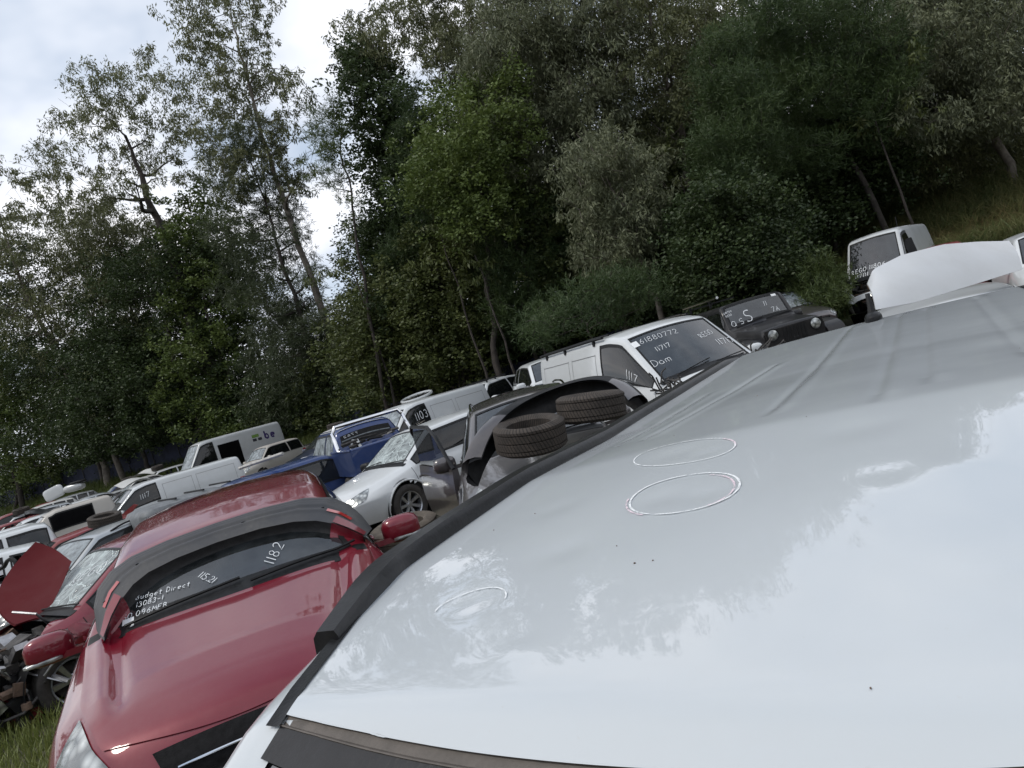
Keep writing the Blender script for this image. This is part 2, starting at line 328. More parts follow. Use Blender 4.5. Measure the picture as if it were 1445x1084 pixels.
def kdict(L, W, H, kind='suv', **o):
    """key lists for the usual outlines; x forward, centre of the car at 0"""
    h = L/2; w = W/2
    if kind in ('suv', 'hatch', 'wagon', 'sedan'):
        bon = o.get('bon', .62*H); cow = o.get('cow', bon+.07); xc = o.get('xc', h-1.13); xw = o.get('xw', xc-.72)
        xr1 = o.get('xr1', -h+.42); xr0 = o.get('xr0', -h+.08); zr = o.get('zr', cow)
        if kind == 'sedan': xr1 = o.get('xr1', -h+1.35); xr0 = o.get('xr0', -h+.62)
        xm = (xw+xr1)/2
        K = dict(
         zt=[(-h, zr-.32 if kind != 'sedan' else zr-.1), (-h+.03, zr-.02), (xr0, zr)]+[(xr1, H-.07), (xm-.3, H), (xm+.35, H), (xw, H-.045), (xc, cow), (xc+.04, cow-.01), (h-.28, bon-.1), (h-.1, bon-.17), (h, bon-.3)],
         cr=[(-h, .01), (xr1, .05), (xw, .05), (xc, .05), (xc+.1, .05), (h-.3, .05), (h, .03)],
         zb=[(-h, zr-.40), (-h+.04, zr-.08), (xr0, zr-.06), (xm, cow-.09), (xc, cow-.11), (h-.3, bon-.22), (h-.1, bon-.3), (h, bon-.4)],
         wb=[(-h, w*.72), (-h+.15, w*.86), (xr0+.3, w*.90), (xm, w*.92), (xc, w*.91), (h-.5, w*.88), (h-.15, w*.78), (h, w*.6)],
         wt=[(-h, w*.55), (xr0, w*.74), (xr1, w*.63), (xm, w*.66), (xw, w*.64), (xc, w*.80), (h-.5, w*.72), (h-.15, w*.58), (h, w*.45)],
         wm=[(-h, w*.78), (-h+.2, w*.94), (-h+.6, w), (h-.7, w), (h-.3, w*.93), (h-.08, w*.78), (h, w*.66)],
         zm=[(-h, .62*cow), (h, .62*bon)],
         ws=[(-h, w*.7), (-h+.4, w*.9), (h-.5, w*.9), (h, w*.62)], zs=.24)
        K.update(xc=xc, xw=xw, xr1=xr1, xr0=xr0, xf=h-.88, xb=-h+.88, bow=[(-h, -.12), (xr0, -.08), (xr1, -.04), (xm, 0), (xw, .07), (xc, .14), (h-.5, .12), (h, .16)])
    elif kind == 'van':
        bon = o.get('bon', .98); cow = o.get('cow', bon+.14); xc = o.get('xc', h-.62); xw = o.get('xw', xc-.85)
        xr1 = -h+.12; xr0 = -h+.03; tw = o.get('tw', .84)
        K = dict(
         zt=[(-h, H-.25), (-h+.02, H-.06), (xr1, H-.02), (0, H), (xw-.35, H-.01), (xw, H-.08), (xc, cow), (xc+.04, cow-.01), (h-.2, bon-.08), (h-.06, bon-.18), (h, bon-.3)],
         cr=[(-h, .04), (xw, .05), (xc, .06), (h, .04)],
         zb=[(-h, 1.1), (xw-.4, 1.1), (xc, cow-.1), (h-.2, bon-.2), (h, bon-.4)],
         wb=[(-h, w*.93), (-h+.1, w*.96), (0, w*.97), (xc, w*.93), (h-.25, w*.82), (h, w*.62)],
         wt=[(-h, w*tw), (0, w*tw), (xw, w*(tw-.06)), (xc, w*.86), (h-.25, w*.68), (h, w*.5)],
         wm=[(-h, w*.95), (-h+.1, w), (h-.6, w), (h-.2, w*.9), (h, w*.7)],
         zm=.62, ws=[(-h, w*.94), (h-.5, w*.92), (h, w*.66)], zs=.26)
        K.update(xc=xc, xw=xw, xr1=xr1, xr0=xr0, xf=h-.85, xb=-h+1.0, bow=[(-h, -.03), (0, 0), (xw, .08), (xc, .13), (h, .14)])
    elif kind == 'cab':      # pick-up cab with the bonnet; L is the length of cab+bonnet
        bon = o.get('bon', 1.05); cow = o.get('cow', bon+.08); xc = o.get('xc', h-1.15); xw = o.get('xw', xc-.62)
        xr1 = -h+.12; xr0 = -h+.02
        K = dict(
         zt=[(-h, cow), (xr1, H-.05), (xr1+.25, H), (xw-.2, H), (xw, H-.04), (xc, cow), (xc+.04, cow-.01), (h-.25, bon-.08), (h-.08, bon-.18), (h, bon-.3)],
         cr=[(-h, .05), (xr1, .05), (xw, .05), (xc, .05), (h, .03)],
         zb=[(-h, cow-.1), (xc, cow-.1), (h-.25, bon-.22), (h, bon-.4)],
         wb=[(-h, w*.93), (xc, w*.92), (h-.4, w*.88), (h-.12, w*.78), (h, w*.6)],
         wt=[(-h, w*.76), (xr1, w*.68), (xw, w*.66), (xc, w*.82), (h-.4, w*.75), (h, w*.5)],
         wm=[(-h, w*.97), (h-.6, w), (h-.15, w*.85), (h, w*.7)],
         zm=.7, ws=[(-h, w*.92), (h-.5, w*.9), (h, w*.66)], zs=.36)
        K.update(xc=xc, xw=xw, xr1=xr1, xr0=xr0, xf=h-.85, xb=None, bow=[(-h, -.02), (xr1, -.02), ((xr1+xw)/2, 0), (xw, .06), (xc, .11), (h, .14)])
    return K
# ---------- hand-written marks ----------
def _arc(cx, cy, rx, ry, a0, a1, n=8):
    t = np.radians(np.linspace(a0, a1, n)); return [(cx+rx*math.cos(q), cy+ry*math.sin(q)) for q in t]
FONT = {
 '1': [[(.14, 1), (.12, 0)]], '0': [_arc(.3, .5, .26, .5, 90, 450, 14)], '2': [_arc(.28, .72, .25, .27, 160, -30, 8)+[(.05, .02), (.58, 0)]],
 '3': [_arc(.26, .75, .24, .24, 150, -80, 8)+_arc(.26, .26, .28, .27, 80, -150, 8)], '4': [[(.35, 1), (.02, .4), (.6, .4)], [(.42, .75), (.4, 0)]],
 '5': [[(.55, 1), (.12, .98), (.1, .58)]+_arc(.25, .3, .3, .3, 100, -150, 9)], '6': [[(.45, 1), (.15, .6)]+_arc(.3, .27, .24, .27, 160, -200, 12)],
 '7': [[(.02, .95), (.58, 1), (.2, 0)]], '8': [_arc(.3, .75, .2, .24, -90, 270, 12)+_arc(.3, .26, .27, .26, 90, -270, 12)],
 '9': [_arc(.3, .72, .23, .26, 0, 360, 12)+[(.5, .3), (.35, 0)]], '-': [[(.05, .45), (.5, .48)]], ' ': [], '.': [_arc(.2, .05, .04, .05, 0, 360, 6)],
 'B': [[(.05, 0), (.08, 1)]+_arc(.1, .76, .35, .24, 90, -90, 7)+_arc(.1, .26, .42, .26, 90, -90, 7)], 'D': [[(.08, 0), (.08, 1)]+_arc(.1, .5, .5, .5, 90, -90, 9)],
 'E': [[(.55, 1), (.08, 1), (.06, 0), (.55, .02)], [(.08, .52), (.45, .54)]], 'F': [[(.55, 1), (.08, 1), (.06, 0)], [(.08, .52), (.45, .54)]], 'G': [_arc(.33, .5, .3, .5, 50, 320, 10)+[(.58, .45), (.35, .45)]],
 'M': [[(0, 0), (.08, 1), (.33, .35), (.58, 1), (.66, 0)]], 'N': [[(.02, 0), (.05, 1), (.55, 0), (.58, 1)]], 'O': [_arc(.3, .5, .3, .5, 90, 450, 14)], 'R': [[(.05, 0), (.08, 1)]+_arc(.1, .74, .4, .26, 90, -90, 7)+[(.58, 0)]],
 'S': [_arc(.3, .75, .26, .25, 40, 270, 8)+_arc(.3, .25, .27, .25, 90, -140, 8)], 'A': [[(0, 0), (.3, 1), (.6, 0)], [(.1, .35), (.5, .35)]],
 'P': [[(.05, 0), (.08, 1)]+_arc(.1, .74, .4, .26, 90, -90, 7)], 'T': [[(0, 1), (.6, 1)], [(.3, 1), (.28, 0)]], 'Q': [_arc(.3, .5, .3, .5, 90, 450, 14), [(.35, .25), (.65, -.1)]],
 'L': [[(.1, 1), (.08, 0), (.55, 0)]], 'K': [[(.08, 1), (.08, 0)], [(.55, 1), (.1, .45), (.58, 0)]],
 'a': [_arc(.26, .27, .22, .27, 20, 370, 10)+[(.5, 0)]], 'b': [[(.08, 1), (.08, .05)]+_arc(.27, .28, .22, .28, 200, 540, 10)], 'c': [_arc(.3, .28, .25, .28, 50, 310, 8)],
 'd': [_arc(.25, .27, .22, .27, 20, 370, 10), [(.5, 1), (.48, 0)]], 'e': [[(.05, .3), (.5, .32)]+_arc(.28, .28, .24, .28, 10, 310, 9)], 'g': [_arc(.25, .27, .22, .27, 20, 370, 10), [(.48, .55), (.46, -.3), (.2, -.4), (.05, -.25)]],
 'i': [[(.15, .55), (.15, 0)], _arc(.15, .75, .02, .03, 0, 360, 5)], 'm': [[(.02, 0), (.04, .5)]+_arc(.18, .4, .13, .15, 160, 0, 5)+[(.3, 0)], _arc(.44, .4, .13, .15, 160, 0, 5)+[(.57, 0)]],
 'r': [[(.08, .55), (.08, 0)], _arc(.3, .3, .22, .24, 170, 60, 5)], 't': [[(.22, .95), (.2, .05), (.4, 0)], [(0, .6), (.45, .62)]], 'u': [[(.05, .55), (.07, .1), (.25, 0), (.45, .12), (.47, .55)], [(.47, .3), (.5, 0)]], 's': [_arc(.25, .42, .2, .14, 40, 270, 7)+_arc(.25, .14, .2, .14, 90, -140, 7)],
}
def resample(pl, d):
    pl = np.asarray(pl, float); out = [pl[0]]
    for a, b in zip(pl[:-1], pl[1:]):
        n = max(1, int(np.linalg.norm(b-a)/d))
        for i in range(1, n+1): out.append(a+(b-a)*i/n)
    return np.array(out)
def strokes(text, org, size, ang=0., gap=.25, slant=.1):
    """polylines in metres in the surface's own plane (across, up)"""
    res = []; x = 0; c, s = math.cos(ang), math.sin(ang)
    for ch in text:
        for pl in FONT.get(ch, []):
            q = resample(pl, .22)*size; q = q+rng.normal(0, size*.011, q.shape)
            X = q[:, 0]+x+q[:, 1]*slant; Y = q[:, 1]
            res.append(np.stack([org[0]+X*c-Y*s, org[1]+X*s+Y*c], 1))
        x += size*(.62+gap)*(.5 if ch in '1i. ' else 1)
    return res
def ink(fn, pls, wd=.006, mb=None):
    """fn maps (across, up) arrays in metres to 3D points and normals"""
    mb = mb or MB()
    for pl in pls:
        if len(pl) < 2: continue
        t = np.gradient(pl, axis=0); t /= np.maximum(np.linalg.norm(t, axis=1, keepdims=True), 1e-9); nn = np.stack([-t[:, 1], t[:, 0]], 1)
        h = wd/2*rng.uniform(.75, 1.2, (len(pl), 1))
        mb.grid(np.stack([fn(pl-nn*h), fn(pl+nn*h)], 1))
    return mb

# ---------- wheels ----------
def tyre_mb(R=.33, W=.22, rim=.21, tread=True, n=48):
    h = W/2; pr = [(rim, -h*.75), (rim+.03, -h*.92), (R*.86, -h), (R*.96, -h*.86)]
    if tread:
        for g in (-.55, 0, .55): pr += [(R, h*g-h*.22), (R, h*g-.007), (R-.010, h*g-.005), (R-.010, h*g+.005), (R, h*g+.007), (R, h*g+h*.22)]
    else: pr += [(R, -h*.6), (R, h*.6)]
    pr += [(R*.96, h*.86), (R*.86, h), (rim+.03, h*.92), (rim, h*.75), (rim+.012, 0)]
    return MB().lathe(pr, n=n, closed=True)
def rim_mb(rim=.215, W=.2, spokes=7, side=1):
    m = MB(); h = W/2
    m.lathe([(rim, -h*.9), (rim-.02, -h*.8), (rim-.03, 0), (rim-.015, h*.8), (rim, h*.92), (rim+.004, h*.8), (rim+.002, -h*.8)], n=32)
    m.lathe([(.001, h*.55), (.035, h*.55), (.045, h*.4), (.06, h*.3)], n=16)
    for k in range(spokes):
        a = 2*math.pi*k/spokes; c, s = math.cos(a), math.sin(a)
        P = []
        for r, w_, y in ((.03, .022, h*.45), (.1, .028, h*.5), (rim-.02, .034, h*.72)):
            row = []
            for q, dy in ((-1, -.02), (-.7, 0), (.7, 0), (1, -.02)): row.append((r*c-q*w_*s, y+dy, r*s+q*w_*c))
            P.append(row)
        m.grid(np.array(P))
    if side < 0:
        for v in m.v: v[:, 1] *= -1
    return m
def add_wheel(root, x, y, R=.33, W=.21, side=1, spokes=7, hi=True, steel=False):
    e = tyre_mb(R, W, R*.64, hi, 40 if hi else 24)
    w_ = e.build('wheel', RUB, root); w_.location = (x, y, R)
    r = rim_mb(R*.65, W*.95, spokes, side).build('rim', STEEL if steel else RIM, w_)
    d = MB().lathe([(.01, -.02*side), (R*.5, -.02*side)], n=20).build('brake_disc', GUNK, w_)
    return w_

# ---------- vehicles ----------
def uniq(a): 
    a = sorted(a); o = [a[0]]
    for q in a[1:]:
        if q-o[-1] > 1e-4: o.append(q)
    return np.array(o)
DEF_WIN = {
 'suv': lambda K: [(K['xm']+.05, K['xc']-.12), (K['xb']-.02, K['xm']-.04), (K['xr1']+.02, K['xb']-.12)],
 'van': lambda K: [(K['xw']-.62, K['xc']-.1)],
 'cab': lambda K: [((K['xr1']+K['xw'])/2-.08, K['xc']-.12), (K['xr1']+.05, (K['xr1']+K['xw'])/2-.17)],
}
class Car:
    def __init__(s, name, label, cat, kind, L, W, H, pose, mat, group=None, hi=False, dx=.08, wins=None, skipglass=(), nose=True, wgl=None, sgl=None, wheels=True,
                 disp=None, sig=.035, seams=True, spokes=7, wheelR=.33, mirrors=(1, -1), lights=True, K=None, tilt=(0, 0), handles=True, rearscreen=True, interior=True, roofmat=None, hood=True, crown=None, scr0=.04, cutx=None, bonedge=False, trimscreen=True, scrv=(3.1, 4.9), **o):
        K = K or kdict(L, W, H, kind, **o); s.K = K; K['disp'] = disp; K['fil'] = .1; K['fib'] = .1
        if kind == 'van' : K['xm'] = 0
        if kind == 'cab': K['xm'] = (K['xr1']+K['xw'])/2
        if 'xm' not in K: K['xm'] = (K['xw']+K['xr1'])/2
        s.S = S = Shape(K, sig); s.L = L; s.W = W; s.H = H; s.kind = kind; s.hi = hi
        x, y, yaw, z = pose
        s.root = thing(name, label, cat, (x, y, z), 0, group, rot=(math.radians(tilt[0]), math.radians(tilt[1]), math.radians(yaw)))
        kk = 'suv' if kind in ('suv', 'hatch', 'wagon', 'sedan') else kind
        wins = DEF_WIN[kk](K) if wins is None else wins
        wins = [w_ for w_ in wins if w_[1]-w_[0] > .12]; s.wins = wins
        h = L/2; VT, VB = 2.88, 2.13
        xs = list(np.arange(-h, h, dx))+[h, K['xw']+scr0, K['xc']-.03, K['xr0']+.02, K['xr1']-.03]+[q for w_ in wins for q in w_]
        xs += list(np.linspace(h-.12, h, 5))+list(np.linspace(-h, -h+.1, 4))
        xs = uniq(xs)
        half = [0, .14, .28, .42, .56, .70, .85, 1, 1.15, 1.3, 1.45, 1.6, 1.75, 1.9, 1.95, 2, 2.05, 2.1, VB, 2.4, 2.65, VT, scrv[0], 2.9, 2.95, 3, 3.05, 3.1, 3.25, 3.5, 3.75, 4]
        vs = uniq(half+[8-q for q in half])
        X, V = np.meshgrid(xs, vs, indexing='ij'); P = S(X, V)
        keep = np.ones((len(xs)-1, len(vs)-1), bool); xm_ = (xs[1:]+xs[:-1])/2; vm_ = (vs[1:]+vs[:-1])/2
        s.rects = [('windscreen', K['xw']+scr0, K['xc']-.03, *scrv)]
        if rearscreen and kind != 'van': s.rects.append(('rear_window', K['xr0']+.02, K['xr1']-.03, 3.1, 4.9))
        for i, (a, b) in enumerate(wins):
            s.rects.append(('side_window', a, b, VB, VT)); s.rects.append(('side_window', a, b, 8-VT, 8-VB))
        inr = lambda r: ((xm_ > r[1]) & (xm_ < r[2]))[:, None] & ((vm_ > r[3]) & (vm_ < r[4]))[None]
        for r in s.rects: keep &= ~inr(r)
        if not hood: keep &= ~(((xm_ > K['xc']+.05) & (xm_ < h-.1))[:, None] & ((vm_ > 2.95) & (vm_ < 5.05))[None])
        if cutx is not None: keep &= ~(xm_ > cutx)[:, None]
        R = wheelR+.07
        if wheels:
            for xa in (K['xf'], K['xb']):
                if xa is None: continue
                d = np.hypot(X-xa, P[..., 2]-wheelR); low = (V < 1.9) | (V > 6.1)
                m = low & (np.abs(d-R) < .06) | (low & (d < R))
                ang_ = np.arctan2(P[..., 2]-wheelR, X-xa)
                sn = low & (d < R+.045) & (d > R-.045)
                P[..., 0] = np.where(sn, xa+R*np.cos(ang_), P[..., 0]); P[..., 2] = np.where(sn, wheelR+R*np.sin(ang_), P[..., 2])
                dc = np.hypot(xm_[:, None]-xa, (P[1:, 1:, 2]+P[:-1, :-1, 2])/2-wheelR)
                lowc = ((vm_ < 1.9) | (vm_ > 6.1))[None]
                keep &= ~(lowc & (dc < R-.01))
        mb = MB(); mb.grid(P, 0, keep)
        # seams, sills
        def strip(a, b, v0, v1, off=.0025, mat=1, nx=2, nv=10, to=None):
            q = np.stack([np.linspace(a, b, nx)]*nv, 1); vv = np.stack([np.linspace(v0, v1, nv)]*nx, 0); (to or mb).grid(S(q, vv, off), mat)
        s.strip = strip
        if seams and hi:
            for side in (0, 1):
                f = (lambda v: v) if not side else (lambda v: 8-v)
                if kind == 'van': ds = [K['xc']-.02, K['xw']-.68, K['xw']-1.8]
                elif kind == 'cab': ds = [K['xc']+.0, K['xm']-.12, K['xr1']+.0]
                else: ds = [K['xc']-.0, K['xm']+.0, K['xb']+.1]
                for d in ds: strip(d-.004, d+.004, f(.2), f(2.05))
                strip(K['xb']+.5 if K['xb'] else -h+.1, K['xf']-.5, f(.12), f(.3), .004, 1, 10, 4)
            strip(K['xc']-.025, K['xc']+.055, 2.95, 5.05, .004, 1, 4, 20)      # scuttle
        # window surrounds
        for r in s.rects:
            n_, a, b, c, d = r
            if n_ == 'windscreen' and not trimscreen: continue
            wx, wv = .022, (.028 if n_ != 'side_window' else .05)
            for q in ((a-wx*.3, a+wx, c-wv*.3, d+wv*.3), (b-wx, b+wx*.3, c-wv*.3, d+wv*.3)):
                strip(q[0], q[1], q[2], q[3], .003, 1, 2, 14)
            for q in ((c-wv*.3, c+wv), (d-wv, d+wv*.3)): strip(a, b, q[0], q[1], .0035, 1, 14, 2)
        # nose and tail
        for xi, fl in ((0, 1), (len(xs)-1, -1)):
            sec = P[xi].copy(); ring = [sec]
            c = np.array([(sec[:, 0].min()-.01 if fl > 0 else sec[:, 0].max()+.01), 0, sec[:, 2].mean()])
            for t in (.5, 1.): q = sec*(1-t)+c*t; q[:, 0] = sec[:, 0]+(c[0]-sec[:, 0])*min(1, t*1.5); ring.append(q)
            if xi == 0 or nose: mb.grid(np.stack(ring)[::fl], 0)
            bot = np.stack([sec[0], sec[-1]])
        mc = np.ones(len(xs), bool) if cutx is None else xs < cutx
        b0 = P[mc, 0]; b1 = P[mc, -1]; mb.grid(np.stack([b0, (b0+b1)/2, b1], 1), 1)
        s.body = mb.build('body', [mat, BLACK], s.root, ang=50)
        # glass
        s.glass = {}
        for i, r in enumerate(s.rects):
            n_, a, b, c, d = r
            if n_ in skipglass or i in skipglass: continue
            q, vv = np.meshgrid(np.linspace(a-.005, b+.005, 12), np.linspace(c-.01, d+.01, 14 if n_ == 'side_window' else 24), indexing='ij')
            g = MB().grid(S(q, vv, -.003)).build(n_, (wgl or WGL) if n_ == 'windscreen' else (sgl or DGL), s.root)
            s.glass.setdefault(n_, g)
        # inside
        if interior:
            ib = MB(); q, vv = np.meshgrid(uniq([x_ for x_ in xs if -h+.1 < x_ < K['xc']+.1]), uniq([v_ for v_ in vs if .2 < v_ < 7.8]), indexing='ij')
            qm = (q[1:, 0]+q[:-1, 0])/2; vm2 = (vv[0, 1:]+vv[0, :-1])/2; kp = np.ones((len(qm), len(vm2)), bool)
            for r in s.rects: kp &= ~(((qm > r[1]) & (qm < r[2]))[:, None] & ((vm2 > r[3]) & (vm2 < r[4]))[None])
            ib.grid(S(q, vv, -.035), 0, kp)
            zf = S.g('zb', K['xc'])-.62; wi = W/2-.12
            ib.box(((K['xc']-h)/2+.05, 0, zf), (h+K['xc']-.3, wi*2, .03))
            zd = float(S.g('zb', K['xc']-.2)); ib.blob((K['xc']-.30, 0, zd-.10), (.28, wi, .17), 0, .5)
            ib.build('cabin', DARK, s.root)
            zs_ = zf+.30; xs_ = (K['xw']-.35 if kind != 'van' else K['xw']-.25)
            rows = [xs_]+([] if kind == 'van' else [xs_-.85 if kind != 'cab' else xs_-.8])
            for xr_ in rows:
                for yy in (-.37, .37):
                    sb_ = MB(); sb_.blob((xr_, yy, zs_), (.26, .24, .09), 0, .5); sb_.blob((xr_-.27, yy, zs_+.30), (.08, .23, .30), 0, .5, R=rotm('Y', -.25)); sb_.blob((xr_-.36, yy, zs_+.68), (.05, .12, .09), 0, .5)
                    if hi or xr_ == rows[0]: sb_.build('seat', SEAT, s.root)
            if hi:
                st = MB(); a = np.linspace(0, 2*math.pi, 25); c_ = np.stack([0*a, .18*np.cos(a), .18*np.sin(a)], 1)@rotm('Y', -.45).T+np.array([K['xc']-.62, -.37, zd+.0])
                st.tube(c_, .014, n=6, cap=False); st.tube([(K['xc']-.62, -.37, zd), (K['xc']-.4, -.37, zd-.1)], .03); st.tube([c_[0], c_[12]], .012); st.build('steering_wheel', BLACK, s.root)
        if wheels:
            for xa in (K['xf'], K['xb']):
                if xa is None: continue
                for sd_ in (1, -1): add_wheel(s.root, xa, sd_*(W/2-.12), wheelR, .21, sd_, spokes, hi)
                for sd_ in (1, -1): MB().lathe([(.02, sd_*(W/2-.36)), (R+.03, sd_*(W/2-.36)), (R+.03, sd_*(W/2-.04))], c=(xa, 0, wheelR)).build('wheel_housing', BLACK, s.root)
            if hi:
                for xa in (K['xf'], K['xb']):
                    if xa is None or (cutx is not None and xa+R > cutx): continue
                    for sd_ in (1, -1):
                        tt = np.linspace(-.25, math.pi+.25, 30); pts = []
                        vt = np.linspace(0, 1.95, 40)
                        for t_ in tt:
                            x_ = min(xa+R*math.cos(t_), h-.01); z_ = wheelR+R*math.sin(t_); q_ = S(np.full(40, x_), vt); i_ = int(np.argmin(np.abs(q_[:, 2]-z_)))
                            if z_ < q_[0, 2]-.03: continue
                            pts.append((x_, sd_*q_[i_, 1], z_))
                        MB().tube(np.array(pts), .016, n=6).build('arch_lip', mat, s.root)
        if lights:
            for f in (lambda v: v, lambda v: 8-v):
                q, vv = np.meshgrid(np.linspace(h-.40, h-.05, 12), np.linspace(f(1.60), f(2.80), 12), indexing='ij')
                sh_ = np.clip((f(vv)-1.6)/1.2, 0, 1); q = h-.05-(h-.05-q)*(.35+.65*sh_**.7)
                if nose: MB().grid(S(q, vv, .006)).build('headlight', HL, s.root)
                q, vv = np.meshgrid(np.linspace(-h+.01, -h+.2, 5), np.linspace(f(1.45), f(2.0), 8), indexing='ij')
                MB().grid(S(q, vv, .006)).build('tail_light', RED_L, s.root)
            if nose:
                zb_ = float(S.g('zt', h-.05)); g = MB(); h = h+.13; g.box((h+.005, 0, zb_-.19), (.05, W*.42, .16)); g.box((h+.0, 0, .40), (.05, W*.5, .12))
                for k in range(4): g.box((h+.032, 0, zb_-.25+.04*k), (.012, W*.40, .008), 1)
                g.build('grille', [BLACK, CHROME], s.root); h = L/2
        for sd_ in mirrors:
            zb_ = float(S.g('zb', K['xc']-.25))+.09; y_ = W/2+.08; m_ = MB()
            m_.blob((K['xc']-.24, sd_*y_, zb_), (.075, .125, .085), 0, .65, R=rotm('Z', -.2*sd_)); m_.box((K['xc']-.22, sd_*(W/2-.05), zb_-.05), (.06, .16, .035), 0)
            mr = m_.build('mirror', roofmat or mat, s.root)
            MB().box((K['xc']-.315, sd_*(y_+.01), zb_), (.006, .2, .13)).build('mirror_glass', CHROME, mr)
        if handles and hi:
            for f in (1, -1):
                xs2 = [K['xm']+.12] + ([K['xb']+.25] if kind in ('suv', 'hatch', 'wagon', 'sedan') else [])
                if kind == 'van': xs2 = [K['xw']-.55]
                if kind == 'cab': xs2 = [K['xm']-.02, K['xr1']+.12]
                for q in xs2:
                    p_ = S(q, 1.7 if f > 0 else 6.3, .02); MB().blob(p_, (.1, .014, .014), 0, .7).build('door_handle', mat, s.root)
        if hi:
            wp = MB()
            for y_ in (-.55, .1):
                pts = [s.scr(y_+t*.6, .01+.10*t) for t in np.linspace(0, 1, 6)]; wp.tube(np.array(pts)+np.array([.01, 0, .015]), .008, n=5)
            wp.build('wiper', BLACK, s.root)
    def scr(s, a, b, off=.006, rear=False):
        """point on the windscreen: a metres across (+ = viewer's right), b fraction up"""
        K = s.K; S = s.S; a = np.asarray(a, float); b = np.asarray(b, float)
        x = K['xc']+(K['xw']-K['xc'])*b; w_ = S.g('wt', x); v = 4-a/w_
        return S(x, v, off)
    def write(s, text, a, b, size, ang=0., wd=.007, gap=.25):
        """a metres across, b metres up the glass from its foot"""
        K = s.K; ln = math.hypot(K['xc']-K['xw'], s.S.g('zt', K['xw'])-s.S.g('zt', K['xc']))
        par = s.glass.get('windscreen') or s.root
        ink(lambda p: s.scr(p[:, 0], p[:, 1]/ln, .004), strokes(text, (a, b), size, ang, gap), wd).build('writing', INK, par, smooth=False)
    def write_side(s, text, x, v, size, left=True, wd=.008, par='side_window'):
        S = s.S
        def fn(p):
            zb, zt = S.g('zb', x), S.g('zt', x)-S.g('cr', x); vv = v+p[:, 1]/(zt-zb)
            return S(x+(-p[:, 0] if left else p[:, 0]), vv if left else 8-vv, .004)
        # viewed from the left side the front is at the left
        ink(fn, strokes(text, (0, 0), size), wd).build('writing', INK, s.glass.get(par) or s.root, smooth=False)
    def sticker(s, a, b, w_, h_, mat=None):
        K = s.K; ln = math.hypot(K['xc']-K['xw'], s.S.g('zt', K['xw'])-s.S.g('zt', K['xc']))
        q, vv = np.meshgrid(np.linspace(a, a+w_, 4), np.linspace(b/ln, (b+h_)/ln, 4), indexing='ij')
        MB().grid(s.scr(q, vv, .004)).build('sticker', mat or PAPER, s.glass.get('windscreen') or s.root)
    def rails(s, mat, r=.018, hgt=.04, v=3.0):
        for f in (v, 8-v):
            x = np.linspace(s.K['xr1']+.15, s.K['xw']-.25, 12); p = s.S(x, np.full_like(x, f)); hh = hgt*np.minimum(1, np.minimum(np.arange(12), np.arange(12)[::-1])/1.5); p[:, 2] += hh
            MB().tube(p, r, n=6).build('roof_rail', mat, s.root)
    def bars(s, xs, mat, over=.0, hgt=.12):
        for x in xs:
            p = s.S(x, 3.0); m_ = MB(); y = p[1]+over; m_.box((x, 0, p[2]+hgt), (.06, 2*y, .03)); 
            for f in (1, -1): m_.box((x, f*(y-.06), p[2]+hgt/2-.0), (.05, .04, hgt))
            m_.build('roof_bar', mat, s.root)
# ---------- placing ----------
def PL(loc, px, Y, yaw):
    P = at_y(px[0], px[1], Y); c, s = math.cos(math.radians(yaw)), math.sin(math.radians(yaw))
    return (P[0]-(loc[0]*c-loc[1]*s), P[1]-(loc[0]*s+loc[1]*c), yaw, P[2]-loc[2])
POSES = []
WHITE = paint('paint_white', (.58, .605, .62), .32, .8, .25); WHITE2 = paint('paint_white_dirty', (.54, .55, .54), .45, .4, .5, seed=3)
REDP = paint('paint_maroon', (.155, .004, .015), .32, 1., .06, .15, seed=1, dust=(.42, .30, .30)); RED2 = paint('paint_red_faded', (.17, .008, .012), .45, .6, .3, seed=5)
GREYP = paint('paint_bronze_grey', (.10, .092, .095), .3, 1., .25, .5, seed=2); BLUE = paint('paint_blue', (.016, .042, .15), .35, .8, .25, .2, seed=4)
SILV = paint('paint_silver', (.40, .42, .43), .35, .7, .35, .6, seed=6); BEIGE = paint('paint_beige', (.42, .40, .37), .5, .3, .5, seed=7)
NAVY = paint('paint_navy', (.012, .02, .05), .3, .8, .2, .2, seed=8); BLK = paint('paint_black', (.006, .006, .008), .4, .35, .15, seed=9)
PALE = paint('paint_pale_silver', (.50, .52, .53), .4, .5, .4, .3, seed=10)
ROOFW = paint('paint_roof_white', (.49, .525, .55), .38, 1., .11, 0, .015, seed=11, dust=(.40, .38, .34))

def gauss(x, s): return np.exp(-.5*(x/s)**2)

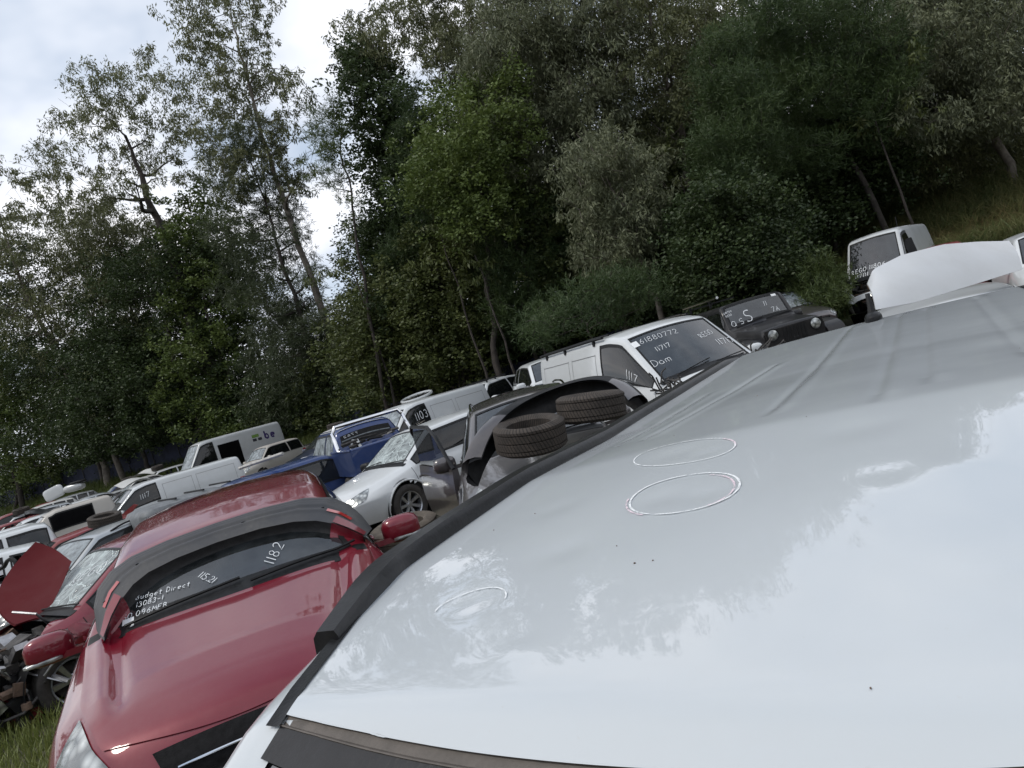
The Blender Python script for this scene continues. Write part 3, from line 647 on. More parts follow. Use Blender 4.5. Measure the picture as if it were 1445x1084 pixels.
# ======== near white car: we look along its roof ========
def roof_disp(P, w, side, soft=.62):
    x, y, z = P[..., 0], P[..., 1], P[..., 2].copy(); m = (w > 3.0) & (x < .62)
    d = np.zeros_like(z); t = np.clip((-.30-x)/.12, 0, 1)*np.clip((x+2.22)/.06, 0, 1)
    for x0, y0, x1, y1, a in ((-.47, -.40, -1.5, -.25, .004), (-.50, -.48, -1.2, -.42, .003), (-.40, -.09, -2.2, -.06, .004), (-.31, .122, -2.2, .122, .004), (-.41, .205, -2.2, .215, .0035), (-.55, .38, -2.2, .385, .0035)):
        t = np.clip((x0-x)/.10, 0, 1)*np.clip((x-x1)/.1, 0, 1); yy = y0+(y1-y0)*(x-x0)/(x1-x0)
        d -= .75*a*t*gauss(y-yy, .009); d += a*.45*t*gauss(y-yy-.028, .013)
    for cx, cy, sx, a in ((-.215, -.22, .035, .0024), (-.17, -.16, .02, .0014), (.05, -.17, .03, .003), (.07, -.10, .025, .0024), (.107, .21, .045, -.0022), (.10, .16, .03, .002), (.22, -.28, .03, .0024),
                          (.36, -.35, .03, .003), (-.6, .1, .10, .0025), (-1.0, -.2, .12, .0025), (-.8, .35, .1, .002), (.51, -.20, .02, -.002), (-1.4, .0, .2, .003), (-.05, .40, .05, .0024), (-.15, .1, .04, .002), (0., -.4, .03, .0015), (-.25, .5, .05, .002)):
        d -= soft*a*np.exp(-((x-cx)**2+(y-cy)**2)/(2*sx*sx))
    d += .0010*np.sin(x*9+2*y)*np.sin(y*11+1)*np.clip(1-np.abs(x)/2.4, 0, 1)
    P = P.copy(); P[..., 2] = z+np.where(m, d, 0); return P
KA = kdict(4.78, 1.88, 1.765, 'suv', xw=.60, xc=1.27, xr1=-2.31, xr0=-2.48)
KA['zt'] = [(-2.55, .8), (-2.53, 1.0), (-2.50, 1.12), (-2.35, 1.72), (-2.26, 1.751), (-1.1, 1.727), (-.3, 1.727), (.60, 1.667), (1.27, 1.12), (1.31, 1.11), (2.1, 1.0), (2.3, .9), (2.39, .75)]
KA['wt'] = [(-2.55, .5), (-2.50, .66), (-2.33, .561), (-1.1, .669), (-.3, .669), (.2, .67), (.60, .536), (1.27, .82), (1.9, .66), (2.39, .45)]
KA['cr'] = [(-2.55, .01), (-2.33, .011), (-.8, .039), (.6, .004), (1.27, .05), (2.39, .03)]
KA['fil'] = .06; KA['bow'] = [(-2.5, 0), (.62, 0), (1.27, .10), (2.39, .15)]
A = Car('suv', 'white sport utility vehicle nearest the camera, seen along its dented roof with chalk circles', 'car', 'suv', 4.78, 1.88, 1.765, (.355, 1.096, -120.76, -.015), ROOFW, hi=True, dx=.05, K=KA, disp=roof_disp, sig=.02, mirrors=(1, -1), crown=1, trimscreen=False, scr0=.004, scrv=(3.17, 4.83), wgl=glass('deep_windscreen_glass', (.14, .15, .20), .012, .9, .17))
# finer roof skin, real sheet just above the coarse one
def inset(x): return np.interp(x, [.0, .15, .40, .63], [.034, .042, .062, .083])
q, uu = np.meshgrid(np.linspace(-2.31, .60, 420), np.linspace(-1, 1, 230), indexing='ij')
q = q+np.where(q > .2, (q-.2)/.4*.035*(1-uu**2), 0)
vv = 4-uu*(1-inset(q)/A.S.g('wt', q))
rp = A.S(q, vv, .004)
rf = MB().grid(rp); roofo = rf.build('roof', ROOFW, A.root, ang=80)
# header seal between the roof and the windscreen
uu = np.linspace(-1, 1, 60); xe = .598+.035*(1-uu**2); vv = 4-uu*(1-inset(xe)/A.S.g('wt', xe))
sl = MB(); sl.grid(np.stack([A.S(xe+.001, vv, .004), A.S(xe+.002, vv, .000), A.S(xe+.010, vv, .000), A.S(xe+.012, vv, .004), A.S(xe+.013, vv, .004), A.S(xe+.014, vv, -.002)])); sl.build('windscreen_seal', plain('weathered_trim', (.085, .072, .062), .6, 0, .35, 20, .1), A.root)
MB().grid(np.stack([A.S(xe+.012, vv, .0025), A.S(xe+.040, vv, .0025)])).build('glass_border', TRIM, A.root)
# channels at the roof sides
for f in (1, -1):
    v0 = 3.0 if f > 0 else 5.0; x = np.linspace(-2.30, .612, 60); ins = inset(x); wt_ = A.S.g('wt', x)
    ch = MB(); ch.grid(np.stack([A.S(x, 4-f*(1-(ins+.003)/wt_), .0065), A.S(x, 4-f*(1-(ins-.010)/wt_), .0035), A.S(x, 4-f*(1-(ins-.021)/wt_), .0065)])); ch.build('roof_channel', BLACK, A.root)
    # rail
    P = []
    xr = np.concatenate([np.linspace(.44, .05, 14), np.linspace(0, -2.32, 30)])
    for x_ in xr:
        c = A.S(x_, v0); y0 = abs(c[1])-float(inset(x_))*.45
        h_ = np.interp(x_, [-2.32, -2.0, .05, .30, .44], [.012, .044, .052, .048, .034]); wd = np.interp(x_, [.05, .25, .44], [.029, .034, .027]); z0 = c[2]
        sec = [(y0-wd, z0-.004), (y0-wd+.002, z0+h_*.75), (y0-wd+.008, z0+h_), (y0+wd-.012, z0+h_*.98), (y0+wd-.002, z0+h_*.7), (y0+wd+.004, z0-.02)]
        P.append([(x_, f*a, b) for a, b in sec])
    P = np.array(P); mb = MB().grid(P)
    for k in (0, -1): mb.add(P[k], [list(range(6))])
    mb.build('roof_rail', TRIM if f < 0 else TRIM, A.root)
an = MB(); pz = A.S(-2.20, 3.95); an.blob(pz+[0, 0, .012], (.065, .034, .030), 0, .9); an.tube([pz+[0, 0, .02], pz+[-.01, 0, .06], pz+[-.03, 0, .115]], [.020, .013, .009]); an.build('antenna', BLACK, A.root)
def rring(c, ea, eb, a0, a1, wd):
    t = np.radians(np.linspace(a0, a1, 70)); x = c[0]+ea[0]*np.cos(t)+eb[0]*np.sin(t)+.002*np.sin(3*t); y = c[1]+ea[1]*np.cos(t)+eb[1]*np.sin(t)
    def fn(p):
        X, Y = p[:, 0], p[:, 1]; v = 4-Y/A.S.g('wt', X); return A.S(X, v, .006)
    return ink(fn, [np.stack([x, y], 1)], wd)
INKP = inkmat('marker_pinkish', (.70, .57, .62), .48)
INKC = inkmat('chalk_white', (.72, .74, .75), .46)
r1 = ((-.212, -.215), (.025, .110), (.088, .02)); r2 = ((.048, -.14), (-.002, .090), (.093, .026))
for g_, a0, a1, wd, mt in ((r1, 0, 372, .0026, INKC), (r2, -20, 350, .0034, INKC), (((.052, -.138), (.003, .082), (.088, .020)), -60, 60, .003, INKP), (((.048, -.14), (-.002, .096), (.097, .026)), 130, 190, .003, INKP), (((.375, -.345), (.002, .054), (-.047, .0)), 10, 200, .0022, INKC), (r1, -40, 10, .0035, INKP)):
    rring(*g_, a0, a1, wd).build('chalk_ring', mt, roofo, smooth=False)
# bits of grime on the roof
gm = MB(); r_ = np.random.default_rng(5)
for k in range(18):
    gm = MB(); x, y = r_.uniform(-1.2, .58), r_.uniform(-.5, .5); s_ = r_.uniform(.0006, .0016); p = A.S(x, 4-y/A.S.g('wt', x), .005); gm.blob(p, (s_*1.3, s_, .0008), 0, 1., nu=7, nv=4); gm.build('grime_speck', RUST, roofo)
A.write('l', -.40, .60, .09, .3, .008) if False else [ink(lambda p: A.scr(p[:, 0], p[:, 1]/.87, .004), [resample(q, .02)], .007).build('pen_stroke', INK, A.glass['windscreen'], smooth=False) for q in ([(-.36, .66), (-.33, .80)], [(-.33, .655), (-.295, .80)])]

# ======== maroon SUV left of it with a bumper cover over its windscreen ========
def bon_disp(P, w, side):
    x, y, z = P[..., 0], P[..., 1], P[..., 2]; P = P.copy()
    t = np.clip((x-1.15)/.15, 0, 1)*np.clip((2.1-x)/.2, 0, 1)
    yy = np.abs(y); e = .62-.16*np.clip((x-1.1)/1.1, 0, 1)
    P[..., 2] = z+np.where(w > 2.6, t*(.022*np.clip(1-(yy/e)**4, 0, 1)+.020*gauss(yy-e-.07, .035)-.016*gauss(yy-e-.01, .03)), 0); return P
RK = kdict(4.5, 1.88, 1.62, 'suv', bon=1.05, xw=.76, xc=1.12, xr1=-1.4); RK['zt'] = [(-2.25, .80), (-2.22, 1.10), (-2.17, 1.12), (-1.4, 1.55), (-.7, 1.62), (-.1, 1.62), (.4, 1.57), (.76, 1.485), (1.12, 1.12), (1.16, 1.11), (1.97, .96), (2.15, .88), (2.25, .74)]; RK['bow'] = [(-2.25, -.1), (-1.4, -.04), (-.4, 0), (.76, .08), (1.12, .22), (1.7, .14), (2.25, .14)]; RK['cr'] = [(-2.25, .01), (-1.4, .05), (.76, .05), (1.12, .005), (1.5, .03), (2.25, .03)]
RC = Car('suv', 'maroon sport utility vehicle with a grey bumper cover lying over its windscreen', 'car', 'suv', 4.5, 1.88, 1.62, (-2.20, 5.17, -71, .07), REDP, hi=True, dx=.06, disp=bon_disp, K=RK, spokes=5, bonedge=True)
q, vv = np.meshgrid(np.linspace(RK['xc']+.035, 2.235, 90), np.linspace(2.92, 5.08, 90), indexing='ij')
q = np.minimum(q, 2.185-.06*np.abs(vv-4)**2.); MB().grid(RC.S(q, vv, .006)).build('bonnet', REDP, RC.root)
RC.write('1182', .23, .09, .062, .95, .0045); RC.write('115.21', -.17, .185, .040, -.85, .004, .1); RC.write('Budget Direct', -.50, .175, .031, -.12, .0035, .18); RC.write('13083-1', -.50, .125, .031, -.08, .0035, .18); RC.write('REGO 096MEB', -.63, .075, .034, -.08, .0035, .22)
RC.sticker(-.60, .0, .09, .07)
for f in (1, -1):
    m_ = MB(); m_.blob((RK['xc']-.19, f*1.05, 1.05), (.03, .10, .014), 0, .6); m_.build('indicator_lens', HL, RC.root)
st = MB(); st.grid(RC.S(*np.meshgrid(np.linspace(-.95, -.75, 3), np.linspace(3.15, 3.45, 3), indexing='ij'), .006)); st.build('sticker', PAPER, RC.root)

vg = np.linspace(3.22, 4.76, 40); g0 = RC.S(np.full(40, 2.192), vg, .008); g1 = RC.S(np.full(40, 2.225), vg, .010); g2 = RC.S(np.full(40, 2.249), vg, .012)
MB().grid(np.stack([g0, g1, g2, g2+[.012, 0, -.03], g2+[.02, 0, -.22]])).build('grille_mesh', plain('grille_black', (.005, .005, .006), .6, 0, .3, 30, .3, spec=.1), RC.root)
cg = RC.S(np.full(40, 2.243), np.linspace(3.35, 4.62, 40), .018); MB().tube(cg+np.array([.006, 0, -.004]), .0055, n=6).build('chrome_strip', CHROME, RC.root)
# bumper cover: one moulded sheet arched over the screen
def cover_mesh(path, prof, thick=.006):
    """path: list of (origin, backdir, updir); prof: (back, up) metres"""
    P = np.array([[np.array(o)+np.array(b)*a*sc1+np.array(u)*c*sc1 for a, c in prof] for (o, b, u, sc1) in path]); return P
bt = thing('bumper_cover', 'grey plastic bumper cover with maroon ends draped over the maroon car windscreen', 'bumper', (-2.20, 5.17, .07), math.radians(-71))
COVC = [np.array(q) for q in (
 [[1.12, -.71, 1.17], [.99, -.765, 1.26], [.90, -.725, 1.35], [.845, -.66, 1.41], [.815, -.56, 1.463], [.83, -.379, 1.483], [.85, -.027, 1.487], [.82, .27, 1.500], [.77, .571, 1.480], [.735, .692, 1.44], [.735, .77, 1.34], [.80, .83, 1.24], [.92, .84, 1.16]],
 [[1.36, -.64, 1.13], [1.21, -.61, 1.23], [1.16, -.545, 1.29], [1.11, -.496, 1.331], [1.075, -.44, 1.366], [1.066, -.33, 1.388], [1.067, -.029, 1.408], [1.050, .25, 1.410], [1.055, .44, 1.380], [1.078, .54, 1.342], [1.10, .61, 1.306], [1.151, .684, 1.249], [1.20, .76, 1.17]],
 [[1.32, -.69, 1.07], [1.20, -.62, 1.126], [1.16, -.53, 1.175], [1.12, -.46, 1.221], [1.08, -.39, 1.271], [1.06, -.26, 1.298], [1.05, .006, 1.315], [1.03, .223, 1.322], [1.042, .40, 1.295], [1.08, .50, 1.247], [1.13, .56, 1.19], [1.15, .653, 1.155], [1.152, .76, 1.11]])]
for _q in COVC:
    for _k in range(2): _q[1:-1] = (_q[:-2]+2*_q[1:-1]+_q[2:])/4
def cov(t, s):
    """t -1..1 across, s 0 back edge .. 1 lip, 1..1.3 the flange down to the glass"""
    a = abs(t); sg = 1 if t > 0 else -1; u = (t+1)*6
    bk, lip, op = [np.array([np.interp(u, range(13), q[:, k]) for k in range(3)]) for q in COVC]
    if s <= 1: p = bk*(1-s)+lip*s
    else: p = lip*(1-(s-1)/.3)+op*(s-1)/.3
    ss = min(s, 1)
    dome = .030*math.sin(math.pi*ss**.8)*np.interp(a, [0, .8, 1], [1, .9, .5])
    ridge = -.008*gauss(ss-.25, .03)+.004*gauss(ss-.34, .03)-.010*gauss(ss-.55, .04)+.006*gauss(ss-.68, .04)-.006*gauss(ss-.08, .02)
    n_ = np.array([.40, sg*np.interp(a, [0, .6, 1], [0, .35, .9]), .85]); n_ /= np.linalg.norm(n_)
    p = p+n_*(dome+(ridge*np.interp(a, [0, .7, .85], [1, 1, 0]) if s <= 1 else 0))
    if s > 1: p = p+np.array([-.03, 0, 0])*math.sin(math.pi*(s-1)/.3)
    return p
ts = np.linspace(-1, 1, 121); ss_ = np.concatenate([np.linspace(0, 1, 44), [1.004, 1.1, 1.2, 1.3]])
P = np.array([[cov(t, s) for s in ss_] for t in ts])
# wavy notch at the ends of the flange
BGREY = paint('bumper_plastic_grey', (.050, .052, .058), .5, .08, .35, 0, .3, seed=12); BDK = plain('bumper_plastic_dark', (.022, .022, .023), .7, 0, .3, 25, .25, spec=.3)
mb = MB(); kp = np.ones((120, len(ss_)-1), bool); kp[:, 44:] = False
mb.grid(P, 0, kp); kp2 = ~kp; mb.grid(P, 1, kp2)
mb.build('bumper_skin', [BGREY, BDK], bt, ang=60)
for sg in (-1, 1):
    tt = np.linspace(.66, .985, 20)*sg; s2 = np.linspace(.80, 1.0, 6); Q = np.array([[cov(t, s)+np.array([.008, sg*.004, .010]) for s in s2] for t in tt]); m_ = MB().grid(Q)
    lip = np.array([[cov(t, q)+np.array([.010, -sg*.002, .006]) for q in (1, 1.1, 1.2, 1.3)] for t in tt]); m_.grid(lip)
    m_.build('painted_end', REDP, bt)
    tt = np.linspace(.55, .80, 14)*sg; Q = np.array([[cov(t, s)+np.array([.0, sg*.002, .006]) for s in (.62, .72)] for t in tt]); MB().grid(Q).build('reflector', RED_L, bt)
for t in (-.75, -.35, .1, .5, .72): MB().blob(cov(t, .60)+np.array([0, 0, .003]), (.012, .012, .006), 0, 1., nu=10, nv=6).build('clip', TRIM, bt)

# ======== bronze-grey hatch with tyres on the bonnet ========
LC = Car('hatchback', 'bronze grey hatchback with its front door open and tyres on its bonnet', 'car', 'hatch', 4.3, 1.8, 1.5, (.02, 8.51, -87.8, .20), GREYP, hi=True, dx=.07, mirrors=(-1, 1))
LC.rails(CHROME, .014, .035, 3.0)
LC.write('11178', -.3, .1, .1)
# open door on the near side
def door(root, K, side, ang, mat, zb, h_, dmat=DGL, H=1.42):
    e = bpy.data.objects.new('door', None)
    x0 = K['xc']-.03; x1 = K['xm']+.02; w_ = x0-x1; y = side*(.88)
    mb = MB(); n = 14; t = np.linspace(0, 1, n)
    def T(p):
        c, s = math.cos(ang*side), math.sin(ang*side); p = np.asarray(p, float).copy(); q = p.copy(); q[..., 0] = x0-(p[..., 0]*c)+0*p[..., 1]-p[..., 1]*s*1.0; q[..., 1] = y+side*abs(math.sin(ang))*p[..., 0]+p[..., 1]*c*side; return q
    P = np.array([[(a*w_, .035*math.sin(math.pi*b)+.02, .30+(zb-.30)*b) for b in t] for a in t]); mb.grid(T(P)); P2 = P.copy(); P2[..., 1] = -.04; mb.grid(T(P2))
    ring = np.concatenate([P[0], P[-1][::-1]]); 
    for r1, r2 in ((P[0], P2[0]), (P[-1], P2[-1]), (P[:, 0], P2[:, 0]), (P[:, -1], P2[:, -1])): mb.grid(T(np.stack([r1, r2])))
    d = mb.build('door', mat, root)
    fr = [(.02, 0, zb), (.18, 0, zb+.12), (.45, 0, zb+(H-zb)*.72), (.72, 0, H-.02), (w_-.06, 0, H), (w_, 0, H-.06), (w_, 0, zb)]
    MB().tube(T(resample(np.array(fr), .08)), .022, n=6).build('window_frame', BLACK, d)
    MB().add(T(np.array(fr)), [list(range(len(fr)))]).build('window_pane', dmat, d, smooth=False)
    MB().blob(T(np.array([[w_-.14, .07, zb-.12]]))[0], (.09, .015, .014), 0, .7).build('door_handle', mat, d)
    return d
door(LC.root, LC.K, -1, .30, GREYP, .93, 1.4)
def place_tyre(label, P, tilt, yaw=0., R=.33, W=.22, mat=None, group=None, rim=False):
    t = thing('tyre', label, 'tyre', P, 0, group, rot=(tilt[0], tilt[1], yaw))
    m = MB(); e = tyre_mb(R, W, R*.62, True, 56)
    for v in e.v: v[:] = v[:, [0, 2, 1]]
    e.build('casing', mat or TREAD, t); return t
pt1 = at_y(748, 614, 6.65); pt2 = at_y(834, 574, 7.0)
place_tyre('bald tyre lying on grey bonnet, nearer and lower of the two', pt1, (.16, .06), .3, R=.335, W=.27, group='tyres on the grey hatchback bonnet')
place_tyre('worn tyre lying on grey bonnet beside the white van, farther of the two', pt2, (.14, .03), 1.3, R=.335, W=.26, group='tyres on the grey hatchback bonnet')
# its loose bumper cover round the tyres
def upx(pts, Y0, Y1):
    n = len(pts); return np.array([at_y(px, py, Y0+(Y1-Y0)*i/(n-1)) for i, (px, py) in enumerate(pts)])
bc = thing('bumper_cover', 'dark bumper cover curving around two tyres on the grey bonnet', 'bumper', tuple(at_y(760, 600, 6.4)))
o_ = np.array(bc.location)
top = [(655, 650), (664, 622), (684, 592), (718, 568), (760, 552), (806, 536), (842, 528), (872, 530), (892, 542), (905, 556)]
dep = [6.5, 6.6, 6.8, 7.05, 7.3, 7.5, 7.6, 7.5, 7.3, 7.1]
T_ = np.array([at_y(a, b, d) for (a, b), d in zip(top, dep)]); ti = np.linspace(0, 9, 60)
T_ = np.stack([_smooth(np.interp(ti, range(10), T_[:, k]), .5, 9/59.) for k in range(3)], 1)
cen = at_y(800, 590, 6.8); inw = cen-T_; inw[:, 2] = 0; inw /= np.linalg.norm(inw, axis=1, keepdims=True)
prof = [(.16, -.02), (.10, .0), (.03, .0), (-.02, -.02), (-.05, -.07), (-.055, -.14), (-.03, -.16), (-.03, -.20), (.02, -.25), (.06, -.26), (.03, -.20), (.0, -.12), (.03, -.04), (.10, -.03), (.16, -.035)]
P = np.array([[T_[i]+inw[i]*a+np.array([0, 0, b]) for a, b in prof] for i in range(60)])-o_
mb = MB(); k_ = np.zeros((59, len(prof)-1), bool); k_[:, :6] = True; k_[30:44, :3] = True
k1 = k_.copy(); k1[14:46, :2] = False; mb.grid(P, 0, k1); mb.grid(P, 1, ~k1); mb.build('bumper_skin', [GREYP, BLACK], bc, ang=50)

# ======== white van with roof bars ========
G = Car('panel_van', 'white panel van with black roof bars and writing on its windscreen', 'van', 'van', 4.8, 1.9, 1.94, (2.15, 11.89, -71.5, .14), WHITE, hi=True, dx=.08, mirrors=(1,))
def van_bits(V, panels=True, mat=None):
    K = V.K; mb = MB()
    if panels:
        for f in (lambda v: v, lambda v: 8-v):
            for a, b in ((K['xw']-1.72, K['xw']-.78), (K['xr1']+.15, K['xw']-1.86)):
                for q in ((a, a+.009, 1.5, 2.75), (b-.009, b, 1.5, 2.75)): V.strip(q[0], q[1], f(q[2]), f(q[3]), .003, 0, 2, 10, to=mb)
                for q in (1.5, 2.72): V.strip(a, b, f(q), f(q+.014), .003, 0, 14, 2, to=mb)
            V.strip(K['xr1']+.1, K['xw']-.8, f(1.35), f(1.30), .003, 0, 14, 2, to=mb)
        mb.build('panel_groove', plain('groove_grey', (.16, .165, .17), .6, 0, .2, 10, 0), V.root)
van_bits(G)
for f in (2.92, 5.08):
    x = np.linspace(G.K['xr1']+.05, G.K['xw']-.5, 10); p = G.S(x, np.full_like(x, f)); p[:, 2] += .09; MB().tube(p, .025, n=6).build('roof_bar', BLACK, G.root)
    p2 = p+np.array([0, (.12 if f < 4 else -.12)*-1, .02]); MB().tube(p2, .018, n=6).build('roof_bar', BLACK, G.root)
    for i in (1, 4, 8): MB().box(p[i]-[0, 0, .05], (.05, .04, .10)).build('bar_foot', BLACK, G.root)
mb = MB(); mb.grid(G.S(*np.meshgrid(np.linspace(G.K['xr1']+.1, G.K['xw']-.45, 12), np.linspace(3.05, 3.2, 4), indexing='ij'), .03)); mb.build('roof_strip', plain('cream', (.6, .55, .42), .6), G.root)
G.write('61880772', -.58, .86, .105, -.05, .0075, .2); G.write('11717', -.48, .60, .095, .0, .008, .15); G.write('Dam', -.70, .34, .14, -.02, .0075, .1); G.write('REGO', .28, .58, .10, .25, .008, .1); G.write('11717', .42, .36, .13, .0, .009, .1); G.sticker(-.70, .84, .10, .12)
G.write_side('1117', G.K['xw']+.10, 2.25, .15, False, .014)
mb = MB(); 
for k in range(26):
    c = np.array([G.K['xc']+.25+rng.uniform(-.2, .3), -.80+rng.uniform(-.12, .12), 1.02+rng.uniform(-.12, .10)]); d = rng.normal(0, .09, 3); mb.tube([c, c+d, c+d*1.4+rng.normal(0, .04, 3)], .012, n=5)
mb.build('broken_trim', GUNK, G.root)
mb = MB()
for k in range(30):
    c = np.array([G.K['xc']+.15+rng.uniform(-.2, .3), .80+rng.uniform(-.12, .12), 1.05+rng.uniform(-.12, .10)]); d = rng.normal(0, .09, 3); mb.tube([c, c+d, c+d*1.4+rng.normal(0, .04, 3)], .012, n=5)
mb.build('broken_trim', GUNK, G.root)

# ======== black off-roader ========
def jeep():
    x, y, yaw, z = 5.13, 15.17, -84.5, .25
    r = thing('off_roader', 'black square off-road car with round headlights behind the white van', 'car', (x, y, z), math.radians(yaw))
    K = dict(zt=[(-1.9, 1.5), (-1.88, 1.78), (.30, 1.80), (.36, 1.78), (.62, 1.28), (.66, 1.26), (1.70, 1.16), (1.78, 1.12), (1.8, .9)], cr=[(-1.9, .03), (1.8, .03)], zb=[(-1.9, 1.1), (.6, 1.12), (.7, 1.10), (1.8, 1.0)],
             wb=[(-1.9, .76), (.6, .76), (.8, .70), (1.8, .60)], wt=[(-1.9, .66), (.3, .66), (.62, .70), (.8, .66), (1.8, .55)], wm=[(-1.9, .78), (.6, .78), (.8, .7), (1.8, .6)], zm=.85, ws=[(-1.9, .76), (.6, .76), (1.8, .6)], zs=.5)
    K.update(xc=.62, xw=.32, xr1=-1.85, xr0=-1.88, xf=1.35, xb=-1.15, fil=.05, fib=.06, xm=-.5)
    c = Car.__new__(Car); 
    V = Car('off_roader', 'black square off-road car with round headlights behind the white van', 'car', 'jeep', 3.6, 1.56, 1.8, (x, y, yaw, z), BLK, hi=True, dx=.08, K=K, sig=.012, wins=[(-.35, .50), (-1.1, -.45), (-1.8, -1.2)], mirrors=(1, -1), lights=False, wheelR=.40)
    bpy.data.objects.remove(r)
    r = V.root
    for sd in (1, -1):
        e = MB(); a = np.linspace(0, 1, 9)
        P = np.array([[(1.35+.52*math.cos(t)*1.15-.05, sd*(.60+.34*b), .62+.40*math.sin(t)**.6) for b in (0, .5, 1)] for t in np.linspace(.15, math.pi-.2, 12)])
        P2 = P.copy(); P2[..., 2] -= .05; e.grid(P).grid(P2); e.grid(np.stack([P[:, 2], P2[:, 2]])); e.build('mudguard', BLK, r)
        h = MB().lathe([(.001, .05), (.06, .045), (.10, .02), (.105, 0)], c=(1.80, sd*.43, 1.0), axis='x', n=24).build('headlight', HL, r); MB().lathe([(.103, -.02), (.115, .02), (.122, .0), (.118, -.03)], c=(1.81, sd*.43, 1.0), axis='x', n=24).build('rim_ring', BLACK, h)
    g = MB(); g.box((1.80, 0, .93), (.03, 1.16, .34), 0)
    for k in range(7): g.box((1.817, -.21+.07*k, .95), (.01, .035, .26), 1)
    g.build('grille', [BLK, BLACK], r)
    MB().box((1.95, 0, .62), (.16, 1.5, .2)).build('bumper', BLACK, r)
    V.write('as', -.62, .06, .20, 0, .010); V.write('S', -.30, .06, .24, 0, .018); V.write('618759', -.66, .36, .040, 0, .006); V.write('REGO', -.64, .29, .040, 0, .006); V.write('11', .20, .28, .10, 0, .009); V.write('7A', .30, .12, .10, 0, .009); V.sticker(.44, .44, .1, .05)
    for sd in (1,):
        for yy in (-.66,): MB().tube([(-1.7, yy, 1.98), (.35, yy, 1.98)], .03, n=6).build('roof_bar', CHROME, r); 
    for xx in (-1.3, -.1): MB().box((xx, -.4, 1.90), (.05, .55, .03)).box((xx, -.66, 1.88), (.05, .04, .14)).build('bar_foot', BLACK, r)
    return V
JP = jeep()

# ======== high-roof white van, front torn off ========
C_ = Car('panel_van', 'white high-roof van with its front torn off near the bank', 'van', 'van', 5.6, 2.0, 2.55, (13.03, 23.76, -130.7, .45), WHITE, dx=.1, tw=.80, mirrors=(), nose=False, lights=False, hood=False, rearscreen=False)
def junk(root, c, ext, n, name='engine', mats=(GUNK, STEEL, RUST, BLACK), seed=1, r=.02):
    g = np.random.default_rng(seed); c = np.array(c); ext = np.array(ext); mb = MB()
    for k in range(n):
        p = c+g.uniform(-1, 1, 3)*ext; m = int(g.integers(0, len(mats)))
        t = g.random()
        if t < .4: mb.box(p, g.uniform(.3, 1, 3)*ext*.5, m, R=rotm('XYZ'[int(g.integers(3))], g.uniform(-.6, .6)))
        elif t < .8:
            q = p+g.normal(0, 1, 3)*ext*.45; q2 = q+g.normal(0, 1, 3)*ext*.3; mb.tube(resample(np.array([p, q, q2]), .2), r*g.uniform(.4, 1.4), m, n=6)
        else: mb.lathe([(.01, .03), (r*3, .03), (r*3.3, -.03), (.01, -.03)], c=p, axis='xyz'[int(g.integers(3))], n=12, mat=m)
    return mb.build(name, list(mats), root, ang=30)
junk(C_.root, (2.35, 0, .85), (.35, .8, .35), 40, seed=2)
C_.write('REGO 11806', -.7, .4, .14, 0, .02); C_.write('11701', -.6, .2, .14, 0, .02)
MB().blob((2.45, -.85, .95), (.28, .12, .2), 0, .7).build('headlight', HL, C_.root)
mb = MB(); mb.grid(np.array([[(2.1+.5*a, -.9+1.8*b, 1.22+.10*math.sin(math.pi*a)-.03*a) for b in np.linspace(0, 1, 8)] for a in np.linspace(0, 1, 6)])); mb.build('bonnet_lip', BLACK, C_.root)
MB().tube([(-1.5, .2, 2.58), (-1.6, .2, 2.95)], .015, n=5).build('antenna', BLACK, C_.root)
mb = MB(); mb.grid(C_.S(*np.meshgrid(np.linspace(.4, 1.5, 6), np.linspace(1.6, 2.7, 5), indexing='ij'), .01)); mb.build('hole_shade', DARK, C_.root)  # dark patch over the skin paints the shade of a hole

# ======== white hatch behind the near car, loose white panel on its roof ========
B = Car('hatchback', 'white hatchback parked behind the nearest car with a loose panel on its roof', 'car', 'hatch', 4.3, 1.78, 1.46, (4.19, 6.94, -116, .05), WHITE, hi=True, dx=.07)
lp = thing('body_panel', 'curved white bonnet panel propped on the roof of the white hatchback', 'car panel', tuple(at_y(1335, 400, 6.6)))
o_ = np.array(lp.location)
# outline: front face seen; a domed sheet standing on its edge
bot = [(1236, 437), (1290, 427), (1340, 412), (1392, 396), (1443, 380)]; tp = [(1224, 400), (1232, 380), (1272, 360), (1330, 345), (1380, 341), (1424, 340)]
def pth(pts, Y, n):
    a = np.array([at_y(p[0], p[1], Y+ (.9*(p[0]-1225)/220)) for p in pts]); t = np.linspace(0, len(pts)-1, n); return np.stack([np.interp(t, range(len(pts)), a[:, k]) for k in range(3)], 1)
b_, t_ = pth(bot, 5.25, 24), pth(tp, 5.9, 24)
P = []
for s in np.linspace(0, 1, 34):
    row = b_*(1-s)+t_*s; bulge = .05*math.sin(math.pi*s); row = row+np.array([-.25, -.9, .25])*bulge; P.append(row)
P = np.array(P)-o_
mb = MB(); mb.grid(P); P2 = P+np.array([.02, .05, -.005]); mb.grid(P2); mb.grid(np.stack([P[0], P2[0]])); mb.grid(np.stack([P[-1], P2[-1]])); mb.grid(np.stack([P[:, 0], P2[:, 0]])); mb.grid(np.stack([P[:, -1], P2[:, -1]]))
mb.build('panel_skin', paint('paint_chalky_white', (.50, .52, .54), .5, .25, .35, seed=31), lp, ang=50)
